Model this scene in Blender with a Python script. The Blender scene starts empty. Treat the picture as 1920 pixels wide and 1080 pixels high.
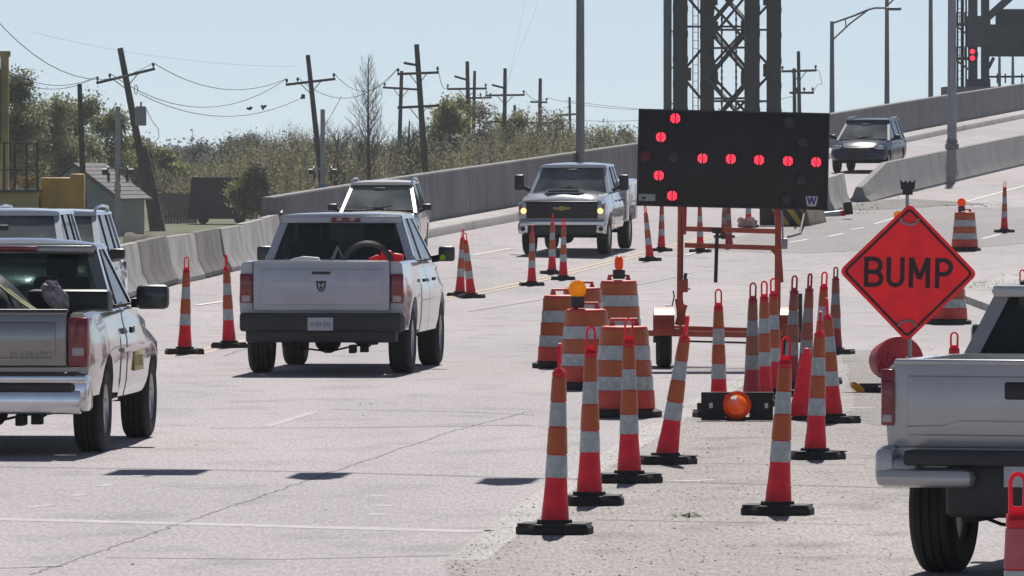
import bpy, bmesh, math, random
import numpy as np
from mathutils import Vector, Matrix, Quaternion
random.seed(7); np.random.seed(7)
sc = bpy.context.scene
C = sc.collection
R = math.radians
# ------------------------------------------------------------------ camera, sky, sun, exposure
F, HY, CH = 14000.0, 312.0, 2.48          # focal length and horizon in photo pixels, eye height
cam = bpy.data.cameras.new('camera'); camo = bpy.data.objects.new('camera', cam); C.objects.link(camo)
camo.location = (0, 0, CH); camo.rotation_euler = (R(90), 0, 0)
cam.sensor_width = 36; cam.lens = 36*F/1920; cam.shift_y = -(540-HY)/1920
cam.clip_start = 1; cam.clip_end = 9000
sc.camera = camo
SUN_EL, SUN_AZ = R(50), R(4)
w = bpy.data.worlds.new('World'); sc.world = w; w.use_nodes = True
nt = w.node_tree
sky = nt.nodes.new('ShaderNodeTexSky'); sky.sky_type = 'NISHITA'; sky.sun_disc = False
sky.sun_elevation = SUN_EL; sky.sun_rotation = SUN_AZ; sky.air_density = 0.5; sky.dust_density = 0.0; sky.ozone_density = 6.0
bg = nt.nodes['Background']; bg.inputs['Strength'].default_value = 0.062
tnt = nt.nodes.new('ShaderNodeHueSaturation'); tnt.inputs['Saturation'].default_value = .62; tnt.inputs['Value'].default_value = 1.18
nt.links.new(sky.outputs[0], tnt.inputs['Color']); nt.links.new(tnt.outputs[0], bg.inputs['Color'])
sd = bpy.data.lights.new('sun', 'SUN'); sd.energy = 4.5; sd.angle = R(0.5); sd.color = (1, .95, .88)
so = bpy.data.objects.new('sun', sd); C.objects.link(so)
dv = -Vector((math.sin(SUN_AZ)*math.cos(SUN_EL), math.cos(SUN_AZ)*math.cos(SUN_EL), math.sin(SUN_EL)))
so.rotation_euler = dv.to_track_quat('-Z', 'Y').to_euler(); so.location = (20, 60, 60)
vs = sc.view_settings; vs.view_transform = 'Standard'; vs.look = 'None'; vs.gamma = 1; vs.exposure = 0.2
vs.use_curve_mapping = False

# ------------------------------------------------------------------ geometry helpers
def at(px, py, D): return Vector(((px-960)/F*D, D, CH+(HY-py)/F*D))
PY = [0, 65, 98.5, 143, 156, 163, 172, 185, 200, 222, 240, 262, 306, 360, 450, 700]
PX = [-11.4, -6.7, -4.3, -.95, .25, 1.2, 2.9, 5.0, 7.4, 11.2, 14.2, 18, 25.5, 34.8, 50.3, 93.5]
ZY = [0, 140, 148, 156, 163, 171, 187, 200, 222, 240, 262, 306, 360, 400, 600]
ZZ = [0, 0, 0.0, .04, .16, .40, .80, 1.10, 1.62, 2.05, 2.60, 3.75, 5.1, 6.1, 11.0]
_g = np.linspace(0, 700, 1401)
_zz = np.interp(_g, ZY, ZZ); _k = np.ones(13)/13; _zz[10:-10] = np.convolve(_zz, _k, 'same')[10:-10]
_xx = np.interp(_g, PY, PX); _k2 = np.ones(31)/31; _xx[20:-20] = np.convolve(_xx, _k2, 'same')[20:-20]
def yl(Y): return float(np.interp(Y, _g, _xx))                       # centre (yellow) line of the road
def rz(X, Y):                                                        # road surface height
    t = min(1, max(0, (Y-112)/28))*min(1, max(0, (178-Y)/24))
    return float(np.interp(Y, _g, _zz)) + .05*min(7.5, max(0, yl(Y)-X))*t
def zbase(Y): return float(np.interp(Y, _g, _zz))
def par_x(Y): return -5.5+.16*(Y-168)                                # bridge parapet, far side
def bar_x(Y): return -6.57+.042*(Y-140.7)                            # loose barriers before it
def on(px, py, lo=20, hi=330):                                       # where a photo pixel meets the road
    f = lambda D: CH+(HY-py)/F*D - rz((px-960)/F*D, D)
    D = lo
    while D < hi and f(D) > 0: D += .5
    a, b = D-.5, D
    for _ in range(25):
        m = (a+b)/2
        if f(m) > 0: a = m
        else: b = m
    return Vector(((px-960)/F*a, a, rz((px-960)/F*a, a)))

class MB:
    def __init__(s): s.bm = bmesh.new()
    def poly(s, pts): 
        return s.bm.faces.new([s.bm.verts.new(p) for p in pts])
    def mesh(s, vs_, fs):
        V = [s.bm.verts.new(v) for v in vs_]
        for f in fs:
            try: s.bm.faces.new([V[i] for i in f])
            except ValueError: pass
        return V
    def hexa(s, b, t):                                               # 4 bottom points, 4 top points
        s.mesh(list(b)+list(t), [(3,2,1,0),(4,5,6,7),(0,1,5,4),(1,2,6,5),(2,3,7,6),(3,0,4,7)])
    def box(s, c, d, M=None, bev=0):
        r = bmesh.ops.create_cube(s.bm, size=1)
        vs_ = r['verts']
        bmesh.ops.scale(s.bm, vec=d, verts=vs_)
        if bev:
            es = list({e for v in vs_ for e in v.link_edges})
            q = bmesh.ops.bevel(s.bm, geom=es, offset=bev, segments=2, profile=.5, affect='EDGES')
            vs_ = list({v for f in q['faces'] for v in f.verts} | {v for v in vs_ if v.is_valid})
            vs_ = list({v for v in s._grow(vs_)})
        bmesh.ops.translate(s.bm, vec=c, verts=vs_)
        if M is not None: bmesh.ops.transform(s.bm, matrix=M, verts=vs_)
    def _grow(s, vs_):
        seen = set(vs_); st = list(vs_)
        while st:
            v = st.pop()
            for e in v.link_edges:
                o = e.other_vert(v)
                if o not in seen: seen.add(o); st.append(o)
        return seen
    def tube(s, pts, r, n=8, cap=True):
        pts = [Vector(p) for p in pts]
        rs = r if isinstance(r, (list, tuple)) else [r]*len(pts)
        rings = []
        for i, p in enumerate(pts):
            d = (pts[min(i+1, len(pts)-1)]-pts[max(i-1, 0)]).normalized()
            a = d.orthogonal().normalized() if i == 0 else (a - d*a.dot(d)).normalized()
            b = d.cross(a)
            rings.append([s.bm.verts.new(p+(a*math.cos(2*math.pi*k/n)+b*math.sin(2*math.pi*k/n))*rs[i]) for k in range(n)])
        for i in range(len(rings)-1):
            for k in range(n):
                s.bm.faces.new([rings[i][k], rings[i][(k+1)%n], rings[i+1][(k+1)%n], rings[i+1][k]])
        if cap:
            s.bm.faces.new(rings[0][::-1]); s.bm.faces.new(rings[-1])
    def bar(s, p0, p1, wx, wy=None):                                 # rectangular beam
        p0, p1 = Vector(p0), Vector(p1); wy = wy or wx
        d = (p1-p0).normalized()
        up = Vector((0, 0, 1)) if abs(d.z) < .9 else Vector((0, 1, 0))
        a = d.cross(up).normalized()*wx/2; b = d.cross(a).normalized()*wy/2
        q = [-a-b, a-b, a+b, -a+b]
        s.hexa([p0+v for v in q], [p1+v for v in q])
    def lathe(s, prof, n=20, M=None, cap=True, arc=None):
        rings = []; tot = arc or 2*math.pi
        for r, z in prof:
            ring = []
            for k in range(n):
                a = 2*math.pi*k/n
                p = Vector((r*math.cos(a), r*math.sin(a), z))
                ring.append(s.bm.verts.new(M @ p if M is not None else p))
            rings.append(ring)
        for i in range(len(rings)-1):
            for k in range(n):
                s.bm.faces.new([rings[i][k], rings[i][(k+1)%n], rings[i+1][(k+1)%n], rings[i+1][k]])
        if cap:
            s.bm.faces.new(rings[0][::-1]); s.bm.faces.new(rings[-1])
    def prism(s, pts, d, M=None):                                    # 2-D polygon (x,z) pushed from y=d[0] to d[1]
        n = len(pts)
        a = [Vector((x, d[0], z)) for x, z in pts]; b = [Vector((x, d[1], z)) for x, z in pts]
        if M is not None: a = [M @ p for p in a]; b = [M @ p for p in b]
        A = [s.bm.verts.new(p) for p in a]; B = [s.bm.verts.new(p) for p in b]
        s.bm.faces.new(A); s.bm.faces.new(B[::-1])
        for i in range(n): s.bm.faces.new([A[i], B[i], B[(i+1)%n], A[(i+1)%n]])
    def loft(s, st):                                                 # st: [(y, half profile [(x,z)...])], mirrored
        rings = []
        for y, hp in st:
            ring = [Vector((x, y, z)) for x, z in hp] + [Vector((-x, y, z)) for x, z in hp[-2:0:-1]]
            rings.append([s.bm.verts.new(p) for p in ring])
        n = len(rings[0])
        for i in range(len(rings)-1):
            for k in range(n):
                s.bm.faces.new([rings[i][k], rings[i][(k+1)%n], rings[i+1][(k+1)%n], rings[i+1][k]])
        s.bm.faces.new(rings[0]); s.bm.faces.new(rings[-1][::-1])
    def build(s, name, mat, parent=None, smooth=35, loc=None, recalc=True):
        if recalc: bmesh.ops.recalc_face_normals(s.bm, faces=s.bm.faces[:])
        me = bpy.data.meshes.new(name); s.bm.to_mesh(me); s.bm.free()
        me.materials.append(mat)
        if smooth:
            me.polygons.foreach_set('use_smooth', [True]*len(me.polygons))
            me.set_sharp_from_angle(angle=R(smooth))
        o = bpy.data.objects.new(name, me); C.objects.link(o)
        if parent is not None: o.parent = parent
        if loc is not None: o.location = loc
        return o

def tag(o, label=None, cat=None, group=None, kind=None):
    if label: o['label'] = label
    if cat: o['category'] = cat
    if group: o['group'] = group
    if kind: o['kind'] = kind
    return o
def thing(name, label, cat, loc=(0,0,0), rz_=0, group=None):
    o = bpy.data.objects.new(name, None); C.objects.link(o); o.empty_display_size = .2
    o.location = loc; o.rotation_euler = (0, 0, rz_)
    return tag(o, label, cat, group)
def copy_tree(o, parent=None):
    c = o.copy(); C.objects.link(c)
    if parent is not None: c.parent = parent
    for ch in list(o.children): copy_tree(ch, c)
    return c
def npmesh(name, V, Fq, mat, parent=None):                            # V (n,3), Fq (m,k) int
    me = bpy.data.meshes.new(name); V = np.asarray(V, np.float32); Fq = np.asarray(Fq, np.int32)
    m, k = Fq.shape
    me.vertices.add(len(V)); me.vertices.foreach_set('co', V.ravel())
    me.loops.add(m*k); me.loops.foreach_set('vertex_index', Fq.ravel())
    me.polygons.add(m); me.polygons.foreach_set('loop_start', np.arange(0, m*k, k, dtype=np.int32))
    me.update(calc_edges=True); me.validate()
    me.materials.append(mat)
    o = bpy.data.objects.new(name, me); C.objects.link(o)
    if parent is not None: o.parent = parent
    return o
def cut(ob, cutters):                                                 # boolean-subtract a list of MB solids
    for mb in cutters:
        c = mb.build('cutter', ob.data.materials[0], smooth=0)
        m = ob.modifiers.new('b', 'BOOLEAN'); m.operation = 'DIFFERENCE'; m.solver = 'EXACT'; m.object = c
        dg = bpy.context.evaluated_depsgraph_get()
        me = bpy.data.meshes.new_from_object(ob.evaluated_get(dg)); old = ob.data
        ob.modifiers.clear(); ob.data = me; me.name = ob.name
        bpy.data.meshes.remove(old); cm = c.data; bpy.data.objects.remove(c); bpy.data.meshes.remove(cm)
    ob.data.polygons.foreach_set('use_smooth', [True]*len(ob.data.polygons))
    ob.data.set_sharp_from_angle(angle=R(32))
def text_mesh(name, txt, size, mat, parent, M, depth=.004, sx=1.0, bold=0.0):
    cu = bpy.data.curves.new(name, 'FONT'); cu.body = txt; cu.size = size; cu.extrude = depth/2; cu.offset = bold
    cu.align_x = 'CENTER'; cu.align_y = 'CENTER'; cu.resolution_u = 3
    t = bpy.data.objects.new(name, cu); C.objects.link(t)
    dg = bpy.context.evaluated_depsgraph_get(); me = bpy.data.meshes.new_from_object(t.evaluated_get(dg))
    bpy.data.objects.remove(t); bpy.data.curves.remove(cu)
    me.transform(M @ Matrix.Diagonal((sx, 1, 1, 1)))
    me.materials.clear(); me.materials.append(mat); me.name = name
    o = bpy.data.objects.new(name, me); C.objects.link(o)
    if parent is not None: o.parent = parent
    return o
FACE = Matrix.Rotation(R(90), 4, 'X')                                 # text plane -> faces -Y (towards the camera)

# ------------------------------------------------------------------ materials
def pm(name, col, rough=.6, metal=0, var=.12, scale=6, detail=4, bump=0, coat=0, spec=.5, trans=0, col2=None, bscale=None, world=False, emis=0, streak=0):
    m = bpy.data.materials.new(name); m.use_nodes = True; n = m.node_tree; L = n.links
    b = n.nodes['Principled BSDF']
    b.inputs['Roughness'].default_value = rough; b.inputs['Metallic'].default_value = metal
    b.inputs['Specular IOR Level'].default_value = spec
    b.inputs['Coat Weight'].default_value = coat; b.inputs['Coat Roughness'].default_value = .05
    tc = n.nodes.new('ShaderNodeTexCoord')
    src = tc.outputs['Object']
    if world:
        g = n.nodes.new('ShaderNodeNewGeometry'); src = g.outputs['Position']
    no = n.nodes.new('ShaderNodeTexNoise'); no.inputs['Scale'].default_value = scale; no.inputs['Detail'].default_value = detail
    L.new(src, no.inputs['Vector'])
    mx = n.nodes.new('ShaderNodeMix'); mx.data_type = 'RGBA'
    c1 = [max(0, c*(1-var)) for c in col]; c2 = col2 or [min(1, c*(1+var)) for c in col]
    mx.inputs['A'].default_value = (*c1, 1); mx.inputs['B'].default_value = (*c2, 1)
    mr = n.nodes.new('ShaderNodeMapRange'); mr.inputs['From Min'].default_value = .3; mr.inputs['From Max'].default_value = .7
    L.new(no.outputs['Fac'], mr.inputs['Value']); L.new(mr.outputs[0], mx.inputs['Factor'])
    if streak:                                                          # rain streaks running down the face
        mp = n.nodes.new('ShaderNodeMapping'); mp.inputs['Scale'].default_value = (2.2, 2.2, .12); L.new(src, mp.inputs['Vector'])
        n3 = n.nodes.new('ShaderNodeTexNoise'); n3.inputs['Scale'].default_value = 2.5; n3.inputs['Detail'].default_value = 6; L.new(mp.outputs[0], n3.inputs['Vector'])
        m3 = n.nodes.new('ShaderNodeMapRange'); m3.inputs['From Min'].default_value = .48; m3.inputs['From Max'].default_value = .72
        m3.inputs['To Min'].default_value = 1; m3.inputs['To Max'].default_value = 1-streak; L.new(n3.outputs['Fac'], m3.inputs['Value'])
        v3 = n.nodes.new('ShaderNodeVectorMath'); v3.operation = 'SCALE'; L.new(mx.outputs['Result'], v3.inputs[0]); L.new(m3.outputs[0], v3.inputs['Scale'])
        L.new(v3.outputs[0], b.inputs['Base Color'])
    else: L.new(mx.outputs['Result'], b.inputs['Base Color'])
    if bump:
        n2 = n.nodes.new('ShaderNodeTexNoise'); n2.inputs['Scale'].default_value = bscale or scale*6; n2.inputs['Detail'].default_value = 3
        L.new(src, n2.inputs['Vector'])
        bu = n.nodes.new('ShaderNodeBump'); bu.inputs['Strength'].default_value = bump; bu.inputs['Distance'].default_value = .02
        L.new(n2.outputs['Fac'], bu.inputs['Height']); L.new(bu.outputs[0], b.inputs['Normal'])
    if trans:
        tr = n.nodes.new('ShaderNodeBsdfTranslucent'); L.new(mx.outputs['Result'], tr.inputs['Color'])
        ms = n.nodes.new('ShaderNodeMixShader'); ms.inputs[0].default_value = trans
        L.new(b.outputs[0], ms.inputs[1]); L.new(tr.outputs[0], ms.inputs[2])
        L.new(ms.outputs[0], n.nodes['Material Output'].inputs[0])
    if emis:
        b.inputs['Emission Color'].default_value = (*col, 1); b.inputs['Emission Strength'].default_value = emis
    return m
def glass(name, tint=.35, col=(.7, .8, .78), rough=.02, ior=1.55, dust=.03):
    m = bpy.data.materials.new(name); m.use_nodes = True; n = m.node_tree; L = n.links
    n.nodes.remove(n.nodes['Principled BSDF'])
    t = n.nodes.new('ShaderNodeBsdfTransparent'); t.inputs[0].default_value = (*[c*tint for c in col], 1)
    g = n.nodes.new('ShaderNodeBsdfGlossy'); g.inputs['Roughness'].default_value = rough
    no = n.nodes.new('ShaderNodeTexNoise'); no.inputs['Scale'].default_value = 4
    mr = n.nodes.new('ShaderNodeMapRange'); mr.inputs['To Min'].default_value = rough; mr.inputs['To Max'].default_value = rough+.03
    L.new(no.outputs['Fac'], mr.inputs['Value']); L.new(mr.outputs[0], g.inputs['Roughness'])
    f = n.nodes.new('ShaderNodeFresnel'); ge = n.nodes.new('ShaderNodeNewGeometry'); ci = n.nodes.new('ShaderNodeMix')
    ci.inputs['A'].default_value = ior; ci.inputs['B'].default_value = 1/ior                  # both faces of a pane reflect alike
    L.new(ge.outputs['Backfacing'], ci.inputs['Factor']); L.new(ci.outputs['Result'], f.inputs['IOR'])
    ms = n.nodes.new('ShaderNodeMixShader')
    L.new(f.outputs[0], ms.inputs[0]); L.new(t.outputs[0], ms.inputs[1]); L.new(g.outputs[0], ms.inputs[2])
    df = n.nodes.new('ShaderNodeBsdfDiffuse'); df.inputs[0].default_value = (.42, .45, .44, 1)   # thin film of dust
    n2 = n.nodes.new('ShaderNodeTexNoise'); n2.inputs['Scale'].default_value = 1.6; n2.inputs['Detail'].default_value = 5
    tc = n.nodes.new('ShaderNodeTexCoord'); L.new(tc.outputs['Object'], n2.inputs['Vector'])
    m2 = n.nodes.new('ShaderNodeMapRange'); m2.inputs['From Min'].default_value = .3; m2.inputs['From Max'].default_value = .7
    m2.inputs['To Min'].default_value = dust*.3; m2.inputs['To Max'].default_value = dust*1.7; L.new(n2.outputs['Fac'], m2.inputs['Value'])
    md = n.nodes.new('ShaderNodeMixShader'); L.new(m2.outputs[0], md.inputs[0]); L.new(ms.outputs[0], md.inputs[1]); L.new(df.outputs[0], md.inputs[2])
    L.new(md.outputs[0], n.nodes['Material Output'].inputs[0])
    return m
def emit(name, col, s):
    m = bpy.data.materials.new(name); m.use_nodes = True; n = m.node_tree
    b = n.nodes['Principled BSDF']; b.inputs['Base Color'].default_value = (*[c*.5 for c in col], 1)
    b.inputs['Emission Color'].default_value = (*col, 1); b.inputs['Emission Strength'].default_value = s
    return m
def pavement(name, col, var=.12, stain=.25, rough=.8, spec=.4, grit=.5):
    """worn concrete or asphalt: broad patches, long wheel streaks along the road, fine grit"""
    m = bpy.data.materials.new(name); m.use_nodes = True; n = m.node_tree; L = n.links; N = n.nodes.new
    b = n.nodes['Principled BSDF']; b.inputs['Roughness'].default_value = rough; b.inputs['Specular IOR Level'].default_value = spec
    g = N('ShaderNodeNewGeometry')
    def noise(scale, sx=1, sy=1, det=5, rot=0):
        mp = N('ShaderNodeMapping'); mp.inputs['Scale'].default_value = (sx, sy, 1); mp.inputs['Rotation'].default_value = (0, 0, rot)
        L.new(g.outputs['Position'], mp.inputs['Vector'])
        t = N('ShaderNodeTexNoise'); t.inputs['Scale'].default_value = scale; t.inputs['Detail'].default_value = det
        L.new(mp.outputs[0], t.inputs['Vector']); return t.outputs['Fac']
    def rng(v, a, c, lo, hi):
        r = N('ShaderNodeMapRange'); r.inputs['From Min'].default_value = a; r.inputs['From Max'].default_value = c
        r.inputs['To Min'].default_value = lo; r.inputs['To Max'].default_value = hi; L.new(v, r.inputs['Value']); return r.outputs[0]
    def mul(a, c):
        q = N('ShaderNodeMath'); q.operation = 'MULTIPLY'; L.new(a, q.inputs[0]); L.new(c, q.inputs[1]); return q.outputs[0]
    broad = rng(noise(.16, 1, .35, 4), .3, .7, 1-var, 1+var)
    streak = rng(noise(.9, 1, .03, 4, R(6)), .3, .7, 1-var*.5, 1+var*.5)
    blot = rng(noise(1.3, 1, .5, 6), .52, .72, 1, 1-stain)
    fine = rng(noise(36, 1, .10, 3), .32, .68, 1-grit*.42, 1+grit*.36)
    peb = rng(noise(70, 1, .09, 1), .62, .72, 1, 1+grit*.7)
    v = mul(mul(mul(broad, streak), mul(blot, fine)), peb)
    mx = N('ShaderNodeVectorMath'); mx.operation = 'SCALE'; mx.inputs[0].default_value = col; L.new(v, mx.inputs['Scale'])
    L.new(mx.outputs[0], b.inputs['Base Color'])
    bu = N('ShaderNodeBump'); bu.inputs['Strength'].default_value = .25; bu.inputs['Distance'].default_value = .01
    L.new(noise(60, 1, 1, 2), bu.inputs['Height']); L.new(bu.outputs[0], b.inputs['Normal'])
    return m

M_road = pavement('worn_pavement', (.345, .315, .33))
M_dark = pavement('asphalt_patch', (.24, .22, .23), stain=.15)
M_grav = pavement('gritty_pavement', (.285, .26, .255), var=.22, stain=.4, grit=.65)
M_conc = pavement('kerb_concrete', (.40, .38, .375), var=.1, stain=.3)
M_joint = pm('joint_filler', (.19, .175, .18), .9, var=.5, scale=3, world=True)
M_worn = pm('worn_road_paint', (.335, .305, .32), .75, var=.05, scale=5, detail=10, col2=(.47, .44, .45), world=True)
M_white = pm('road_paint_white', (.62, .60, .60), .7, var=.22, scale=2.5, detail=8, world=True)
M_yell = pm('road_paint_yellow', (.52, .40, .25), .7, var=.2, scale=2.5, detail=8, world=True)
M_grass = pm('rough_grass', (.11, .12, .06), .95, var=.4, scale=.15, detail=8, bump=.5, bscale=2, world=True)
M_soil = pm('brown_soil', (.13, .11, .09), .95, var=.4, scale=1, world=True)
M_barr = pm('cast_concrete', (.36, .35, .34), .85, streak=.35, var=.3, scale=1.2, detail=8, bump=.15)
M_barr2 = pm('stained_concrete', (.165, .155, .143), .85, streak=.4, var=.38, scale=1.1, detail=8, bump=.15)
M_par = pm('parapet_concrete', (.245, .238, .24), .85, streak=.3, var=.16, scale=.5, detail=8, bump=.1)
M_steel = pm('dark_bridge_steel', (.026, .025, .031), .6, .2, var=.2, scale=.6)
M_steel2 = pm('grey_bridge_steel', (.095, .11, .12), .55, .2, var=.15, scale=.5)
M_galv = pm('galvanised_steel', (.30, .31, .33), .45, .6, var=.12, scale=2)
M_pole = pm('grey_pole_steel', (.22, .225, .24), .5, .4, var=.12, scale=1)
M_wood = pm('weathered_timber', (.065, .055, .047), .9, var=.35, scale=3, bump=.3)
M_wire = pm('cable', (.05, .05, .055), .6)
M_black = pm('black_rubber', (.022, .022, .023), .75, var=.3, scale=8, bump=.1)
M_tyre = pm('tyre_rubber', (.02, .02, .021), .8, var=.3, scale=10, bump=.2)
M_plas = pm('black_plastic', (.015, .015, .017), .4, var=.2)
M_trim = pm('dark_trim', (.03, .03, .033), .5, var=.2)
M_under = pm('underbody_grime', (.03, .027, .024), .85, var=.4, scale=5)
M_red = pm('fluorescent_red_plastic', (.85, .03, .06), .45, var=.22, scale=9, trans=.3)
M_handle = pm('red_handle_plastic', (.85, .025, .07), .4, var=.12, scale=6, trans=.45)
M_osheet = pm('orange_reflective_sheeting', (.46, .095, .02), .4, var=.14, scale=9)
M_wsheet = pm('white_reflective_sheeting', (.41, .46, .47), .4, var=.24, scale=13, detail=10)
M_drum = pm('orange_drum_plastic', (.68, .07, .05), .5, var=.2, scale=5, trans=.12)
M_frame = pm('orange_frame_paint', (.42, .075, .035), .45, var=.2, scale=5)
M_signr = pm('fluorescent_sign_face', (.90, .045, .06), .5, var=.10, scale=4, trans=.32)
M_ink = pm('sign_black_ink', (.03, .018, .018), .6)
M_amber = pm('amber_lens', (.95, .50, .02), .25, var=.1, trans=.65)
M_orl = pm('orange_lens', (.95, .20, .03), .25, var=.1, trans=.65)
M_board = pm('board_black', (.011, .012, .014), .5, var=.3, scale=3)
M_lampoff = pm('unlit_lamp', (.045, .048, .048), .4)
M_lampdim = pm('dim_red_lamp', (.16, .02, .02), .4)
M_led = emit('red_led', (1, .03, .06), 2.2)
M_led2 = emit('red_bridge_lamp', (1, .02, .05), 2.5)
M_head = emit('lit_headlamp', (1, .62, .25), 1.5)
M_sticker = pm('pale_sticker', (.30, .34, .32), .5)
M_blue = pm('logo_blue', (.03, .05, .25), .5)
M_paper = pm('white_print', (.6, .6, .62), .5)
M_wpaint = pm('white_car_paint', (.44, .47, .52), .2, var=.07, scale=3, coat=1)
M_spaint = pm('silver_beige_paint', (.265, .262, .255), .16, .6, var=.06, scale=3, coat=1)
M_tpaint = pm('light_gold_paint', (.47, .475, .47), .3, .35, var=.05, scale=2, coat=.7)
M_tan = pm('tan_car_paint', (.47, .44, .40), .28, .5, var=.05, scale=2, coat=.7)
M_blp = pm('dark_blue_paint', (.014, .02, .07), .22, spec=.35, var=.08, scale=2, coat=0)
M_chrome = pm('chrome', (.62, .63, .65), .12, 1, var=.06)
M_rim = pm('wheel_metal', (.42, .42, .43), .35, .8, var=.1)
M_tail = pm('tail_lamp_red', (.23, .008, .015), .15, var=.1, coat=.8)
M_tailw = pm('reverse_lamp', (.42, .36, .36), .2, coat=.8)
M_lens = pm('head_lamp_lens', (.45, .47, .5), .1, .3, coat=1)
M_seat = pm('seat_fabric', (.05, .052, .054), .9)
M_glass = glass('tinted_glass', .6, ior=1.6)
M_glass2 = glass('windscreen_glass', .80, ior=2.1, dust=.2)
M_glassd = glass('privacy_glass', .32, dust=.05)
M_plate = pm('plate_white', (.52, .54, .58), .4, var=.08, scale=30)
M_lime = pm('painted_lime_reflection', (.30, .72, .02), .6, var=.1)
M_tarp = pm('black_sheeting', (.014, .015, .016), .45, var=.4, scale=4, bump=.4)
M_strap = pm('olive_webbing', (.19, .20, .09), .8)
M_ysign = pm('yellow_placard', (.52, .42, .14), .5, var=.15, scale=14)
M_hvy = pm('yellow_machine_paint', (.52, .31, .04), .5, var=.2, scale=1)
M_hvy2 = pm('pale_yellow_paint', (.36, .29, .12), .6, var=.25, scale=1)
M_shed = pm('pale_green_siding', (.25, .30, .29), .7, var=.08, scale=.6)
M_roof = pm('grey_shingle', (.17, .165, .17), .85, var=.2, scale=2.5)
M_box = pm('dark_trailer_paint', (.035, .035, .045), .7, var=.25, scale=.5)
M_fence = pm('grey_board', (.15, .15, .155), .85, var=.2, scale=1)
M_bsign = pm('blue_sign', (.06, .16, .42), .5)
M_tank = pm('transformer_grey', (.25, .27, .28), .5, var=.1)
M_stone = pm('loose_stone', (.05, .045, .042), .9, var=.5, scale=.8, world=True)
M_weed = pm('weed', (.13, .16, .06), .9)
M_bark = pm('grey_bark', (.085, .075, .065), .9, var=.3, scale=2)
def leafmat(name, c, c2):
    return pm(name, c, .8, var=.30, scale=.7, detail=6, trans=.66, col2=c2, world=True, spec=.2)
M_leaf = [leafmat('olive_leaves', (.18, .195, .10), (.32, .33, .19)), leafmat('spring_leaves', (.20, .215, .09), (.32, .33, .15)),
          leafmat('brown_twigs', (.17, .16, .105), (.29, .265, .18)), leafmat('deep_green_leaves', (.16, .18, .09), (.29, .31, .17)),
          leafmat('distant_leaves', (.12, .13, .12), (.19, .20, .18))]
# ------------------------------------------------------------------ ground, road, markings
def npgrid(name, rows, mat, parent=None, kind=None):
    n = len(rows[0]); V = [p for r in rows for p in r]
    Fq = [(i*n+k, i*n+k+1, (i+1)*n+k+1, (i+1)*n+k) for i in range(len(rows)-1) for k in range(n-1)]
    o = npmesh(name, V, Fq, mat, parent)
    if kind: o['kind'] = kind
    return o
gx = [-5000, -2500, -1200, -600]+list(range(-300, 301, 20))+[600, 1200, 2500, 5000]
gy = [-600, -200]+list(range(-60, 900, 20))+[1100, 1500, 2200, 3500, 5000, 7000]
npgrid('ground', [[(x, y, -1.32+.06*math.sin(x*.13)*math.cos(y*.09)) for x in gx] for y in gy], M_grass, kind='structure')
def xl(Y):
    if Y < 119: return -60
    return (bar_x(Y)-2.2) if Y < 168 else par_x(Y)-.3
def xr(Y): return 60 if Y < 203 else yl(Y)+13.5
OFF = [-80, -30, -15, -10, -7.5, -5, -2.5, 0, 2.5, 5, 8, 12, 16, 30, 80]
YS = sorted(set(list(range(-30, 100, 5))+[118.9]+list(range(100, 320, 1))+list(range(320, 600, 5))))
rows = []
for Y in YS:
    a, b = xl(Y), xr(Y); r = [(a, Y, -1.6)]
    for q in OFF:
        X = min(b, max(a, yl(Y)+q)); r.append((X, Y, rz(X, Y)))
    r.append((b, Y, -1.6)); rows.append(r)
ROAD = npgrid('road', rows, M_road, kind='structure')
def lift(Y, dz): return dz*(.22 if Y < 108 else 1)                     # thin films stay thin close to the camera
def zup(X, Y, dz): return (X, Y, rz(X, Y)+lift(Y, dz))
def strip(name, pts, wd, mat, dz=.006, parent=ROAD, step=1.0):
    pts = [Vector((p[0], p[1])) for p in pts]; P_ = []
    for a, b in zip(pts, pts[1:]):
        n = max(1, int((b-a).length/step))
        P_ += [a.lerp(b, i/n) for i in range(n)]
    P_.append(pts[-1]); rows = []
    for i, p in enumerate(P_):
        d = (P_[min(i+1, len(P_)-1)]-P_[max(i-1, 0)]).normalized(); nrm = Vector((-d.y, d.x))
        jit = 0
        rows.append([zup(*(p+nrm*wd/2), dz), zup(*(p-nrm*wd/2), dz)])
    return npgrid(name, rows, mat, parent)
def rowsheet(name, rws, mat, dz, parent=ROAD, nc=14, rag=0):
    ys = np.arange(rws[0][0], rws[-1][0]+.01, 2.0); out = []
    rr = random.Random(3)
    for y in ys:
        a = np.interp(y, [q[0] for q in rws], [q[1] for q in rws]); b = np.interp(y, [q[0] for q in rws], [q[2] for q in rws])
        a += rr.uniform(-rag, rag); b += rr.uniform(-rag, rag)
        q = [on(a+(b-a)*k/nc, y) for k in range(nc+1)]
        out.append([p+Vector((0, 0, lift(p.y, dz) if dz < .1 else dz)) for p in q])
    return npgrid(name, out, mat, parent)
rowsheet('asphalt_patch', [(389, 1640, 1925), (395, 1610, 1930), (420, 1500, 1930), (440, 1400, 1930), (455, 1330, 1930), (462, 1290, 1870), (470, 1320, 1620), (475, 1500, 1520)], M_dark, .004, rag=3)
rowsheet('gritty_strip', [(655, 1560, 1600), (665, 1500, 1700), (690, 1420, 1700), (742, 1315, 1700), (800, 1215, 1710), (920, 1010, 1720), (1035, 860, 1740), (1060, 830, 1760), (1110, 860, 1780)], M_grav, .004, rag=2)
M_dirt = pavement('dirt_cover', (.15, .14, .132), var=.3, stain=.4, grit=.9)
rowsheet('dirt_patch', [(373, 1690, 1705), (377, 1640, 1770), (383, 1610, 1850), (388, 1588, 1740), (393, 1580, 1650)], M_dirt, .010, rag=7)
M_grime = pavement('grimy_pavement', (.20, .183, .176), var=.3, stain=.4, grit=.9)
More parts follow.
